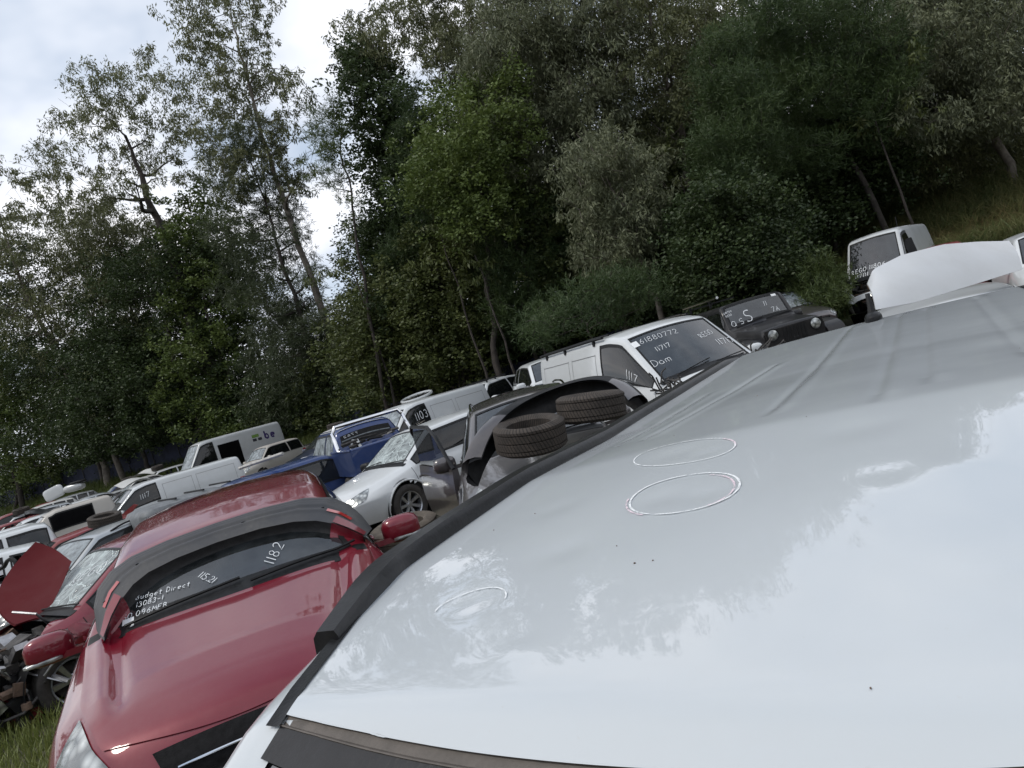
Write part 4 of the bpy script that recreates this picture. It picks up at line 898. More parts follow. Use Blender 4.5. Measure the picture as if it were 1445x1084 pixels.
# ======== middle row ========
KC = Car('station_wagon', 'white station wagon with cloudy headlight and smashed windscreen', 'car', 'wagon', 4.6, 1.8, 1.5, (-1.67, 13.30, -136.5, -.01), WHITE, hi=True, wgl=CGL, dx=.07, mirrors=(1, -1), roofmat=BLACK)
J = Car('panel_van', 'white delivery van with rust-free flat sides behind the white station wagon', 'van', 'van', 4.9, 1.9, 1.95, (-2.96, 21.2, -127.4, -.05), WHITE, hi=True, wgl=PGL, dx=.1, mirrors=(1,)); J.root['label'] = 'long white panel van with pale windscreen behind the smashed white station wagon'
van_bits(J); J.write_side('1103', J.K['xw']-.1, 2.4, .2, True, .02)
I = Car('suv', 'white four wheel drive with roof rack beyond the long white panel van', 'car', 'suv', 4.7, 1.85, 1.8, (-1.07, 25.23, -118.8, .08), WHITE, dx=.12)
I.bars([-.9, -.2, .4], BLACK, 0, .1)
H_ = Car('suv', 'white car mostly hidden behind the rear of the van with roof bars', 'car', 'suv', 4.5, 1.85, 1.6, PL((.45, -.6, 1.55), (745, 514), 19, -82), WHITE, dx=.12)
O = Car('pickup_truck', 'beige double cab pickup beside the grey van with an open side', 'pickup', 'cab', 3.9, 1.8, 1.72, (-13.27, 37.36, -122, .03), BEIGE, dx=.12, wgl=PGL)
mb = MB(); mb.box((-2.75, 0, .85), (1.55, 1.7, .5)); mb.box((-2.75, 0, 1.08), (1.4, 1.5, .1), 1); mb.build('tray', [BEIGE, DARK], O.root); add_wheel(O.root, -2.6, .75, hi=False); add_wheel(O.root, -2.6, -.75, side=-1, hi=False)
Pv = Car('panel_van', 'weathered grey high-roof van with its side door missing near the trees', 'van', 'van', 5.9, 2.0, 2.5, (-15.84, 38.97, -136.9, .40), PALE, dx=.12, tw=.88, wgl=PGL)
mb = MB(); Pv.strip(Pv.K['xw']-1.95, Pv.K['xw']-.80, 1.25, 2.70, .012, 0, 8, 10, to=mb); mb.build('doorway_shade', plain('doorway_shade_black', (.003, .003, .003), 1, 0, .1, 5, 0, spec=.03), Pv.root)  # black sheet on the side, painted shade of the open doorway
def side_text(V, txt, x, v, size, wd, mat, name='writing'):
    S = V.S
    def fn(p):
        X = x-p[:, 0]; zb, zt = S.g('zb', X), S.g('zt', X)-S.g('cr', X); return S(X, v+p[:, 1]/(zt-zb), .008)
    ink(fn, strokes(txt, (0, 0), size, 0, .2, 0), wd).build(name, mat, V.root, smooth=False)
side_text(Pv, 'be', -1.9, 2.45, .42, .09, plain('logo_purple', (.03, .015, .10), .5))
mb = MB(); 
for a, b in ((-1.2, 2.45), (-1.5, 2.45)): mb.grid(Pv.S(*np.meshgrid(np.linspace(a, a-.22, 3), np.linspace(b, b+.11, 3), indexing='ij'), .008))
mb.build('logo_block', plain('logo_dark', (.02, .02, .03), .5), Pv.root); MB().grid(Pv.S(*np.meshgrid(np.linspace(-1.2, -1.6, 4), np.linspace(2.6, 2.72, 3), indexing='ij'), .008)).build('logo_leaf', plain('logo_green', (.12, .22, .04), .5), Pv.root)
Q = Car('panel_van', 'clean white panel van behind the maroon car roof', 'van', 'van', 4.9, 1.9, 1.9, PL((-2.33, .80, 1.85), (332, 644), 25.5, -141), WHITE, dx=.1, mirrors=(1,)); van_bits(Q)
Q.write_side('1117', Q.K['xw']-.05, 2.4, .15, True, .015)
# blue pickup seen from behind with a sports bar
def bar(root, x, w_, z0, z1, rad=.035, lean=.25, mat=CHROME):
    pts = [(x-lean, -w_, z0), (x, -w_+.03, z1-.12), (x, -w_+.12, z1), (x, w_-.12, z1), (x, w_-.03, z1-.12), (x-lean, w_, z0)]
    MB().tube(resample(np.array(pts), .12), rad, n=8).build('sports_bar', mat, root)
Nn = Car('pickup_truck', 'blue pickup with white cab roof and a silver sports bar seen from behind', 'pickup', 'cab', 3.7, 1.75, 1.68, PL((-1.70, .52, 1.62), (478, 607), 15.5, 118), BLUE, dx=.1, roofmat=WHITE, sgl=PGL)
mb = MB(); mb.grid(Nn.S(*np.meshgrid(np.linspace(-1.7, .05, 8), np.linspace(2.97, 5.03, 12), indexing='ij'), .008)); mb.build('roof', WHITE2, Nn.root)
mb = MB()
for sd in (1, -1): mb.box((-2.62, sd*.83, .93), (1.55, .05, .5)); mb.tube([(-1.85, sd*.84, 1.19), (-3.4, sd*.84, 1.19)], .03)
mb.box((-3.40, 0, .93), (.05, 1.7, .5)); mb.box((-2.62, 0, .68), (1.55, 1.64, .04), 1); mb.tube([(-3.4, -.84, 1.19), (-3.4, .84, 1.19)], .03); mb.build('tray', [BLUE, DARK], Nn.root)
bar(Nn.root, -2.15, .82, 1.18, 1.70, .04)
for sd in (1, -1): add_wheel(Nn.root, -2.5, sd*.75, side=sd, hi=False)
junk(Nn.root, (-2.2, 0, 1.25), (.25, .6, .08), 16, 'tray_scrap', (BLACK, BEIGE, GUNK), 9)
ink(lambda p: Nn.S(np.interp(p[:, 1], [0, .4], [Nn.K['xr0']+.03, Nn.K['xr1']-.02]), 4-p[:, 0]/.6, .008)+np.array([-.01, 0, 0]), strokes('7762', (.15, .22), .10), .012).build('writing', INK, Nn.root, smooth=False)
# loose white door frame beside it
dr = thing('loose_door', 'white door frame standing open beside the blue pickup', 'door', tuple(at_y(507, 668, 15.2)))
fr = upx([(497, 668), (495, 640), (498, 622), (504, 621), (510, 632), (515, 655), (516, 668)], 15.2, 14.9)-np.array(dr.location)
MB().tube(resample(fr, .1), .035, n=6).build('frame', WHITE, dr); MB().add(fr, [list(range(7))]).build('window_pane', DGL, dr, smooth=False)
M = Car('sedan', 'dark blue sedan behind the blue pickup under the trees', 'car', 'sedan', 4.7, 1.8, 1.5, PL((-.6, .5, 1.45), (505, 597), 27, -135), NAVY, dx=.12, z=0)
place_tyre('black tyre lying on the dark blue sedan roof', at_y(474, 601, 27.5), (.05, .05), R=.34)
# blue canopy pickup
Rr = Car('pickup_truck', 'blue pickup with grey canopy and a ladder pipe behind the maroon roof', 'pickup', 'cab', 3.9, 1.75, 1.70, PL((-.6, .5, 1.68), (385, 660), 15.5, 40), BLUE, dx=.1)
cn = MB(); cn.blob((-2.75, 0, 1.35), (.85, .80, .36), 0, .35); cn.build('canopy', plain('canopy_grey', (.13, .14, .15), .6, 0, .3, 8, .1), Rr.root)
for k in range(3): MB().box((-2.9+.5*k, .0, 1.72), (.03, 1.3, .03)).build('canopy_rib', BLACK, Rr.root)
mb = MB(); mb.box((-2.75, 0, .85), (1.7, 1.7, .5)); mb.build('tray', BLUE, Rr.root)
pp = thing('pipe', 'long pale metal pipe lying across the blue pickup roof rack', 'pipe', tuple(at_y(370, 646, 14.8))); e_ = upx([(338, 661), (399, 640)], 15.2, 14.4)-np.array(pp.location); MB().tube(resample(e_, .2), .035).build('tube', plain('dull_steel', (.45, .44, .42), .5, .6), pp)
Sv = Car('hatchback', 'silver hatchback with a number on its windscreen beyond the red wreck', 'car', 'hatch', 4.2, 1.72, 1.48, PL((.32, .55, 1.42), (134, 755), 12.6, -116), SILV, hi=True, dx=.08, wgl=PGL); Sv.rails(BLACK)
Sv.write('11159', -.25, .15, .17, .35, .016); Sv.write_side('1118', Sv.K['xm']+.3, 2.35, .14, True, .013); Sv.write_side('1118', Sv.K['xm']-.35, 2.35, .14, True, .013)
Tt = Car('hatchback', 'faded red hatchback with a tyre on its roof beyond the silver hatchback', 'car', 'hatch', 4.2, 1.72, 1.45, PL((-.4, .5, 1.42), (130, 744), 16., -137), RED2, dx=.1, skipglass=('side_window',))
place_tyre('black tyre lying on the faded red hatchback roof', at_y(148, 733, 15.9), (.15, .1), .4, R=.34)
U_ = Car('suv', 'short weathered beige wagon shell with a black missing side window', 'car', 'van', 3.3, 1.8, 1.85, PL((-1.55, .70, 1.80), (152, 699), 23.5, -143), BEIGE, dx=.1, wins=[(-1.05, .15)], sgl=plain('opening_shade_black', (.004, .004, .0045), 1, 0, .1, 5, 0, spec=.05), mirrors=())  # opaque black panes paint the shade inside the empty windows
Vv = Car('pickup_truck', 'white single cab pickup at the left edge beside the beige shell', 'pickup', 'cab', 3.8, 1.8, 1.72, PL((-1.75, .55, 1.68), (64, 737), 16, -144), WHITE, dx=.1, mirrors=(1,))
Wv = Car('hatchback', 'white hatchback with an empty door window at the left edge', 'car', 'hatch', 4.3, 1.75, 1.5, PL((-1.7, .5, 1.44), (42, 768), 12.0, -150), WHITE, dx=.1, skipglass=('side_window',), mirrors=())
hp = thing('metal_hoop', 'black seat frame hoop leaning on the white hatchback at the left edge', 'seat frame', tuple(at_y(12, 800, 10.8))); e_ = upx([(-6, 806), (6, 800), (10, 792), (16, 788), (22, 793), (26, 812)], 10.8, 10.6)-np.array(hp.location); MB().tube(resample(e_, .06), .03).build('hoop', BLACK, hp)

# ======== wrecked red sedan in front of it ========
X_ = Car('sedan', 'crashed dark red sedan with a bent-up bonnet and no front bumper', 'car', 'sedan', 4.6, 1.8, 1.45, (-4.62, 8.61, -129, -.09), REDP, hi=True, dx=.07, wgl=CGL, nose=False, lights=False, hood=False, mirrors=(1,), spokes=6, cutx=1.45)
junk(X_.root, (1.75, 0, .52), (.45, .75, .30), 130, seed=4, r=.016)
junk(X_.root, (1.95, .55, .40), (.30, .30, .28), 60, 'hanging_parts', (RED2, GUNK, BLACK, RUST, HL), 8, .014)
junk(X_.root, (2.15, .45, .55), (.18, .35, .25), 40, 'front_frame', (GUNK, STEEL, RED2, BLACK, HL), 6, .02)
MB().tube([(2.1, -.7, .5), (2.2, 0, .5), (2.1, .7, .5)], .05).tube([(2.0, -.75, .8), (2.1, 0, .82), (2.0, .75, .8)], .035).build('radiator_support', RED2, X_.root)
# bonnet folded up: corners traced, with crumple
bo = [(0, 834), (48, 767), (101, 794), (66, 870), (22, 878)]
ys = [8.0, 8.3, 8.1, 7.6, 7.5]
c4 = [at_y(*bo[0], 7.9), at_y(*bo[1], 8.35), at_y(*bo[2], 8.0), at_y(*bo[3], 7.5)]; c4[0] = at_y(-8, 842, 7.8); c0 = at_y(20, 884, 7.3)
o_ = np.array(X_.root.location)
inv = np.array(Matrix.Rotation(-math.radians(-129), 3, 'Z'))
P = []
for u in np.linspace(0, 1, 22):
    row = []
    for v_ in np.linspace(0, 1, 22):
        p = (c0*(1-u)+c4[3]*u)*(1-v_)+(c4[1]*(1-u)+c4[2]*u)*v_ if False else ((c0*(1-u)+c4[3]*u)*(1-v_)+(c4[1]*(1-u)+c4[2]*u)*v_)
        p = p+(c4[0]-(c0+c4[1])/2)*(4*v_*(1-v_))*(1-u)*.9; p = p+np.array([-.3, .9, 0])*(.10*math.sin(math.pi*u)*v_+.03*math.sin(v_*7+u*4))
        row.append(inv@(p-o_))
    P.append(row)
P = np.array(P); MB().grid(P).grid(P+np.array([-.012, 0, .012])).build('bonnet', paint('paint_dark_red_underside', (.075, .001, .004), .8, .0, .05, seed=20, dust=(.12, .04, .04)), X_.root)
X_.write('1182 REGO', -.3, .15, .14, .4, .008)
# crumpled wing
P = []
for u in np.linspace(0, 1, 20):
    P.append([(.95+.62*u, .50+.38*math.sin(v_*1.5)+.03*math.sin(u*9+v_*5), .92-.25*v_*v_-.12*u*u+.035*math.sin(u*11+v_*4)) for v_ in np.linspace(0, 1, 12)])
MB().grid(np.array(P)).build('wing', REDP, X_.root)

# ======== far rows ========
far = [('sedan', 'sedan', 'dark red car at the far left end of the row', RED2, (22, 722), 33, -140, 1.45), ('suv', 'suv', 'white wagon with stacked panels on its roof near the far trees', WHITE2, (112, 708), 42, -140, 1.7),
       ('hatch', 'hatchback', 'pale hatchback right of the stacked white wagon near the far trees', PALE, (160, 694), 46, -135, 1.45), ('sedan', 'sedan', 'dirty white wreck with crumpled bonnet near the far grass', WHITE2, (205, 672), 44, -140, 1.6),
       ('hatch', 'hatchback', 'black hatchback wreck between the beige shell and the white panel van', BLK, (185, 690), 33, -138, 1.6), ('suv', 'suv', 'white wagon behind the clean white panel van', WHITE, (238, 672), 36, -138, 1.6),
       ('suv', 'suv', 'black car with open tailgate at the far left end of the row', BLK, (45, 738), 28, -142, 1.5), ('sedan', 'sedan', 'white sedan at the far left beside the single cab pickup', WHITE, (15, 745), 24, -145, 1.5),
       ('suv', 'suv', 'silver wagon far off beyond the dark red car', SILV, (95, 700), 50, -140, 1.7),
       ('hatch', 'hatchback', 'grey hatchback just left of the beige shell roof', GREYP, (88, 716), 34, -143, 1.5), ('sedan', 'sedan', 'silver sedan between the stacked white wagon and the beige shell', SILV, (132, 698), 38, -139, 1.5), ('suv', 'suv', 'dirty white four wheel drive under the far trees, left of the far grass', WHITE2, (60, 712), 44, -141, 1.65),
       ('hatch', 'hatchback', 'blue hatchback squeezed behind the dirty white wreck', BLUE, (176, 681), 50, -137, 1.5), ('suv', 'suv', 'pale four wheel drive nose beside the grey high-roof van', PALE, (236, 660), 46, -138, 1.7), ('sedan', 'sedan', 'white sedan roof between the single cab pickup and the beige shell', WHITE, (58, 726), 27, -141, 1.45), ('hatch', 'hatchback', 'black hatchback just left of the short beige shell', BLK, (78, 722), 29, -140, 1.5), ('suv', 'suv', 'silver four wheel drive behind the white sedan roof', SILV, (40, 722), 33, -142, 1.6), ('hatch', 'hatchback', 'white hatchback in front of the far stacked wagon', WHITE, (96, 711), 37, -139, 1.5), ('sedan', 'sedan', 'maroon sedan in the far row under the trees', RED2, (66, 709), 48, -141, 1.45),
       ('hatch', 'hatchback', 'red hatchback tail at the far left beside the black car', RED2, (10, 738), 30, -143, 1.45)]
for i, (kd, nm, lb, mt, px, Y, yw, hh) in enumerate(far):
    c = Car(nm, lb, 'car', kd, 4.4, 1.78, hh, PL((-.2, .5, hh), px, Y, yw), mt, dx=.16, group='cars in the far rows', skipglass=('side_window',) if i % 3 == 1 else (), wgl=[PGL, WGL, CGL][i % 3], interior=True)
# things piled on the far cars
t = thing('body_panel', 'curved white door panel stacked upright on the far wagon roof', 'car panel', tuple(at_y(76, 696, 42))); MB().blob((0, 0, 0), (.62, .10, .36), 0, .45, R=rotm('Y', -.2)).build('panel_skin', WHITE, t)
t = thing('loose_cushion', 'pale seat lying on the far wagon roof beside the white panel', 'seat', tuple(at_y(105, 688, 42))); MB().blob((0, 0, 0), (.6, .3, .22), 0, .6).blob((.3, 0, .25), (.45, .3, .08), 1, .6).build('cushion', [PALE, BLACK], t)
for i, (px, Y, lb) in enumerate((((180, 677), 44, 'black tyre on the dirty white wreck near the far grass, left one'), ((222, 660), 43, 'black tyre on the dirty white wreck near the far grass, right one'), ((30, 721), 33, 'black tyre on the dark red car at the far left'))):
    place_tyre(lb, at_y(*px, Y), (.1, .05), R=.34, W=.25)
for i, (px, Y, lb) in enumerate((((205, 668), 43, 'bent white bonnet lying over the dirty white wreck'), ((190, 680), 36, 'crumpled white wing on the black wreck'), ((60, 722), 30, 'torn black bonnet on the black car at the far left'))):
    t = thing('body_panel', lb, 'car panel', tuple(at_y(*px, Y)), 1.1*i); q = np.linspace(-1, 1, 12); P = np.array([[(a*.75, b*.6, .12*math.cos(a*2)+.08*math.sin(b*3+a)+.05*b) for b in q] for a in q]); MB().grid(P).grid(P-np.array([0, 0, .02])).build('panel_skin', [WHITE2, WHITE2, BLK][i], t)
t = thing('body_panel', 'red torn panel standing up beside the clean white panel van', 'car panel', tuple(at_y(182, 722, 19))); e_ = upx([(168, 742), (170, 728), (188, 712), (194, 713), (180, 730), (176, 744)], 19, 19)-np.array(t.location); MB().add(np.concatenate([e_, e_+[0, .06, 0]]), [range(6), [11, 10, 9, 8, 7, 6]]+[(i, (i+1) % 6, 6+(i+1) % 6, 6+i) for i in range(6)]).build('panel_skin', RED2, t, smooth=False)
F_ = Car('suv', 'dark grey car half hidden behind the black off-road car', 'car', 'suv', 4.7, 1.85, 1.75, (8.39, 22.5, -85, .27), GREYP, dx=.12, wgl=PGL)
D_ = Car('suv', 'white car at the right edge behind the loose white panel', 'car', 'suv', 4.5, 1.85, 1.65, PL((.45, -.6, 1.6), (1430, 336), 14.5, -118), WHITE, dx=.12)
D2 = Car('sedan', 'dusty red car whose roof shows above the loose white panel', 'car', 'sedan', 4.6, 1.8, 1.45, PL((-.2, 0, 1.45), (1315, 348), 19, -118), RED2, dx=.12)
# ring on the long van, tyre on the ground
t = thing('wheel_rim', 'pale bicycle wheel lying on scrap behind the long white van', 'wheel', tuple(at_y(588, 560, 24)), rot=(.16, -.05, 0)); a = np.linspace(0, 2*math.pi, 33); rg = np.stack([.52*np.cos(a), .52*np.sin(a), 0*a], 1)
MB().tube(rg, .045, n=8, cap=False).build('ring', PALE, t); sp = MB(); [sp.tube([(0, 0, -.05), (.5*math.cos(k), .5*math.sin(k), 0)], .012, n=4) for k in np.linspace(0, 2*math.pi, 13)[:-1]]; sp.build('spoke', BLACK, t)
t = thing('scrap_pile', 'dark scrap parts stacked under the pale wheel behind the long van', 'scrap', tuple(at_y(590, 575, 24.2))); junk(t, (0, 0, 0), (.5, .3, .28), 22, 'scrap', (BLACK, GUNK, PAPER), 21)
place_tyre('tyre lying in the grass between the maroon car and the nearest car', at_y(572, 752, 7.6), (.1, 0), R=.36, W=.24, mat=plain('rubber_dusty', (.09, .075, .06), .9, 0, .4, 10, .3))
# ======== ground ========
BX = np.array([-140, -62, -45, -22, -8, 2, 14, 20, 32, 60, 140.]); BY = np.array([105, 70, 60, 47, 38, 30, 28.5, 25, 21, 10, -10.])      # foot of the bank
def bankd(x, y): return (y-np.interp(x, BX, BY))*.85
def gz(x, y):
    x = np.asarray(x, float); y = np.asarray(y, float); d = np.clip(bankd(x, y), 0, 60)
    k = np.interp(x, [-60, -14, -6, 3, 12, 25], [.34, .34, .10, .06, .30, .42]); cp = np.interp(x, [-14, -6, 3], [5, 8, 14]); z = np.minimum(d, cp)*k+np.clip(d-cp, 0, 60)*.04
    z = z+.45*np.clip((x-3)/8, 0, 1)*np.clip((y-9)/8, 0, 1)+.5*np.clip((-x-22)/18, 0, 1)
    return z-.03+.05*np.sin(x*.7+y*.3)*np.sin(y*.5)
g = np.concatenate([-np.geomspace(900, 62, 14), np.linspace(-60, 60, 121), np.geomspace(62, 900, 14)])
gx, gy = np.meshgrid(g, g, indexing='ij'); GP = np.stack([gx, gy, gz(gx, gy)], -1)
m, t, p = _new('dirt_and_grass'); v = _coords(t)
c1 = _ramp(t, _noise(t, v, 3.5, 6, .7), .35, .65, (.10, .085, .06, 1), (.045, .06, .022, 1)); c2 = _mix(t, _ramp(t, _noise(t, v, .35, 3), .4, .6), c1, (.13, .115, .09))
t.links.new(c2, p.inputs['Base Color']); p.inputs['Roughness'].default_value = .95; t.links.new(_bump(t, _noise(t, v, 14, 6, .7), .7, .05), p.inputs['Normal'])
go = MB().grid(GP[:, :]).build('ground', m, ang=180); tag(go, kind='structure')

def blades(n, xy, z, h, w_, lean, seed, name, mat, bend=.5):
    r = np.random.default_rng(seed); a = r.uniform(0, 2*math.pi, n); hh = h*r.uniform(.45, 1.15, n); le = lean*r.uniform(.2, 1, n)*hh
    d = np.stack([np.cos(a), np.sin(a), 0*a], 1); s = np.stack([-np.sin(a), np.cos(a), 0*a], 1); b = np.stack([xy[:, 0], xy[:, 1], z], 1); up = np.array([0, 0, 1.])
    W_ = w_*r.uniform(.6, 1.3, n)[:, None]; H_ = hh[:, None]; L_ = le[:, None]
    p0 = b-s*W_/2; p1 = b+s*W_/2; m0 = b+up*H_*.6+d*L_*.35-s*W_*.35; m1 = b+up*H_*.6+d*L_*.35+s*W_*.35; tp = b+up*H_*(1-.25*bend)+d*L_
    V = np.stack([p0, p1, m1, m0, m0, m1, tp+s*W_*.05, tp-s*W_*.05], 1).reshape(-1, 3)
    return fast_mesh(name, V, 4, mat)
GR1 = leafmat('grass_green', (.10, .14, .03), (.26, .27, .09), .3); GR2 = leafmat('grass_long', (.07, .12, .04), (.26, .23, .11), .35); GR3 = leafmat('grass_straw', (.22, .16, .08), (.36, .29, .17), .3)
r = np.random.default_rng(3)
n = 42000; xy = np.stack([r.uniform(-6.5, .6, n), r.uniform(2.2, 9.5, n)], 1); z = gz(xy[:, 0], xy[:, 1])
tag(blades(n, xy, z, .22, .010, .7, 4, 'grass', GR1), 'green grass growing between the wrecked cars', 'grass', kind='stuff')
n = 60000; X = r.uniform(-50, 8, n); D = r.uniform(-2, 7.5, n); Y = np.interp(X, BX, BY)+D; tag(blades(n, np.stack([X, Y], 1), gz(X, Y), .95, .035, .6, 5, 'verge_grass', leafmat('grass_verge', (.055, .085, .02), (.13, .15, .045), .3)), 'yellow green grass verge along the foot of the trees', 'grass', kind='stuff')
n = 100000; X = r.uniform(7, 34, n); D = r.uniform(-2.5, 9, n); cl = r.normal(0, .35, n); Y = np.interp(X, BX, BY)+D; tag(blades(n, np.stack([X+cl, Y], 1), gz(X, Y), 2.3, .05, .8, 6, 'bank_grass', GR2, 1.), 'tall rank grass covering the bank behind the vans', 'grass', kind='stuff')
n = 16000; c_ = []
for px_ in (1150, 1168, 1185, 1205, 1225, 1250, 1300, 1345, 1390, 1425):
    d_ = ray(px_, 400); Ys = np.linspace(10, 60, 500); k = np.argmax(Ys > np.interp(d_[0]/d_[1]*Ys, BX, BY)); Y_ = Ys[k]+r.uniform(-1.5, 1.5); c_.append([d_[0]/d_[1]*Y_, Y_])
c_ = np.array(c_)[r.integers(0, 10, n)]; xy = c_+r.normal(0, .7, (n, 2)); tag(blades(n, xy, gz(xy[:, 0], xy[:, 1]), 2.1, .04, .8, 7, 'dry_grass', GR3, 1.2), 'dry straw coloured grass clumps on the bank', 'grass', kind='stuff')

# ======== navy shade-cloth fence ========
fx = np.linspace(-52, 12, 90); fy = np.interp(fx, BX, BY)+np.interp(fx, [-14, -6], [6.5, 3.2])
fe = thing('fence', 'dark blue shade cloth fence running behind the parked wrecks', 'fence', (fx[45], fy[45], 0)); o_ = np.array(fe.location)
zz_ = gz(fx, fy); P = np.stack([np.stack([fx, fy+.08*np.sin(fx*2.1)*b, zz_+.05+2.0*b], 1) for b in np.linspace(0, 1, 5)], 1)-o_
MB().grid(P).build('cloth', plain('navy_cloth', (.006, .011, .035), .8, 0, .5, 2, .2), fe, ang=180)
for k in range(0, 90, 4): MB().tube([(fx[k]-o_[0], fy[k]-o_[1]-.06, zz_[k]), (fx[k]-o_[0], fy[k]-o_[1]-.06, zz_[k]+2.15)], .035, n=6).build('post', GUNK, fe)

# ======== trees ========
BARK = plain('bark_grey', (.14, .12, .10), .9, 0, .5, 3, .5); BARKD = plain('bark_dark', (.04, .033, .028), .95, 0, .5, 4, .5)
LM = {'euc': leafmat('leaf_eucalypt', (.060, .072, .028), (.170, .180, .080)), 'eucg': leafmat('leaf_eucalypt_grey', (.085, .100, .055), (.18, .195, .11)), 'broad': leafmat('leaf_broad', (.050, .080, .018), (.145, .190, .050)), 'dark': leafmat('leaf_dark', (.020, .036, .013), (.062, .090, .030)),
      'pine': leafmat('needle_pine', (.022, .044, .015), (.075, .110, .035)), 'pineg': leafmat('needle_green', (.04, .065, .018), (.11, .145, .045)), 'casu': leafmat('needle_casuarina', (.03, .045, .022), (.085, .105, .050)), 'mid': leafmat('leaf_mid', (.042, .060, .018), (.120, .140, .045))}
def foliage(C, Rr, sp, r, dens=1., ls=1.):
    """C blob centres, Rr radii -> leaf quads"""
    V = []
    for c, R in zip(C, Rr):
        if sp in ('pine', 'pineg', 'casu'):
            nt_ = max(5, int(26*dens*(R/ls)**1.8)); n = 16
            q = r.normal(0, 1, (nt_, 3)); q /= np.linalg.norm(q, axis=1, keepdims=True); q *= (R*r.uniform(.3, 1, nt_)**.6)[:, None]*np.array([1, 1, .6]); q = q+c
            ax = r.normal(0, .5, (nt_, 3))+(q-c)/R*.8+np.array([0, 0, .7 if sp != 'casu' else -.2]); ax /= np.linalg.norm(ax, axis=1, keepdims=True)
            P = np.repeat(q, n, 0); A_ = np.repeat(ax, n, 0); d = A_*.55+r.normal(0, .42, P.shape); d /= np.linalg.norm(d, axis=1, keepdims=True)
            P = P+A_*(r.uniform(-.25, .25, (len(P), 1)))
            l = r.uniform(.22, .42, len(P))*(1.15 if sp == 'casu' else 1); w_ = np.full(len(P), .036)
        else:
            n = int({'euc': 330, 'eucg': 330, 'broad': 300, 'dark': 360, 'mid': 320}[sp]*dens*(R/ls)**2)
            q = r.normal(0, 1, (n, 3)); q /= np.linalg.norm(q, axis=1, keepdims=True); k = max(4, int(n/30)); sub = r.normal(0, .55, (k, 3))*R*np.array([1, 1, .65])
            P = c+sub[r.integers(0, k, n)]+q*(R*.30*r.uniform(.1, 1, n)**.5)[:, None]
            if sp in ('euc', 'eucg'):
                d = r.normal(0, .55, (n, 3))+np.array([0, 0, -.75]); l = r.uniform(.18, .34, n)*(1.15 if sp == 'eucg' else 1); w_ = l*.27
            else: d = r.normal(0, 1, (n, 3))*np.array([1, 1, .5]); l = r.uniform(.16, .30, n); w_ = l*.55
            d /= np.linalg.norm(d, axis=1, keepdims=True)
        l = l*ls; w_ = w_*ls; s = np.cross(d, r.normal(0, 1, d.shape)); s /= np.linalg.norm(s, axis=1, keepdims=True); l = l[:, None]; w_ = w_[:, None]
        V.append(np.stack([P, P+d*l*.5+s*w_*.5, P+d*l, P+d*l*.5-s*w_*.5], 1).reshape(-1, 3))
    return np.concatenate(V)
def inpoly(pts, poly):
    x, y = pts[:, 0], pts[:, 1]; c = np.zeros(len(pts), bool); n = len(poly); j = n-1
    for i in range(n):
        xi, yi = poly[i]; xj, yj = poly[j]
        with np.errstate(divide='ignore', invalid='ignore'): c ^= ((yi > y) != (yj > y)) & (x < (xj-xi)*(y-yi)/(yj-yi+1e-9)+xi)
        j = i
    return c
TN = [0]
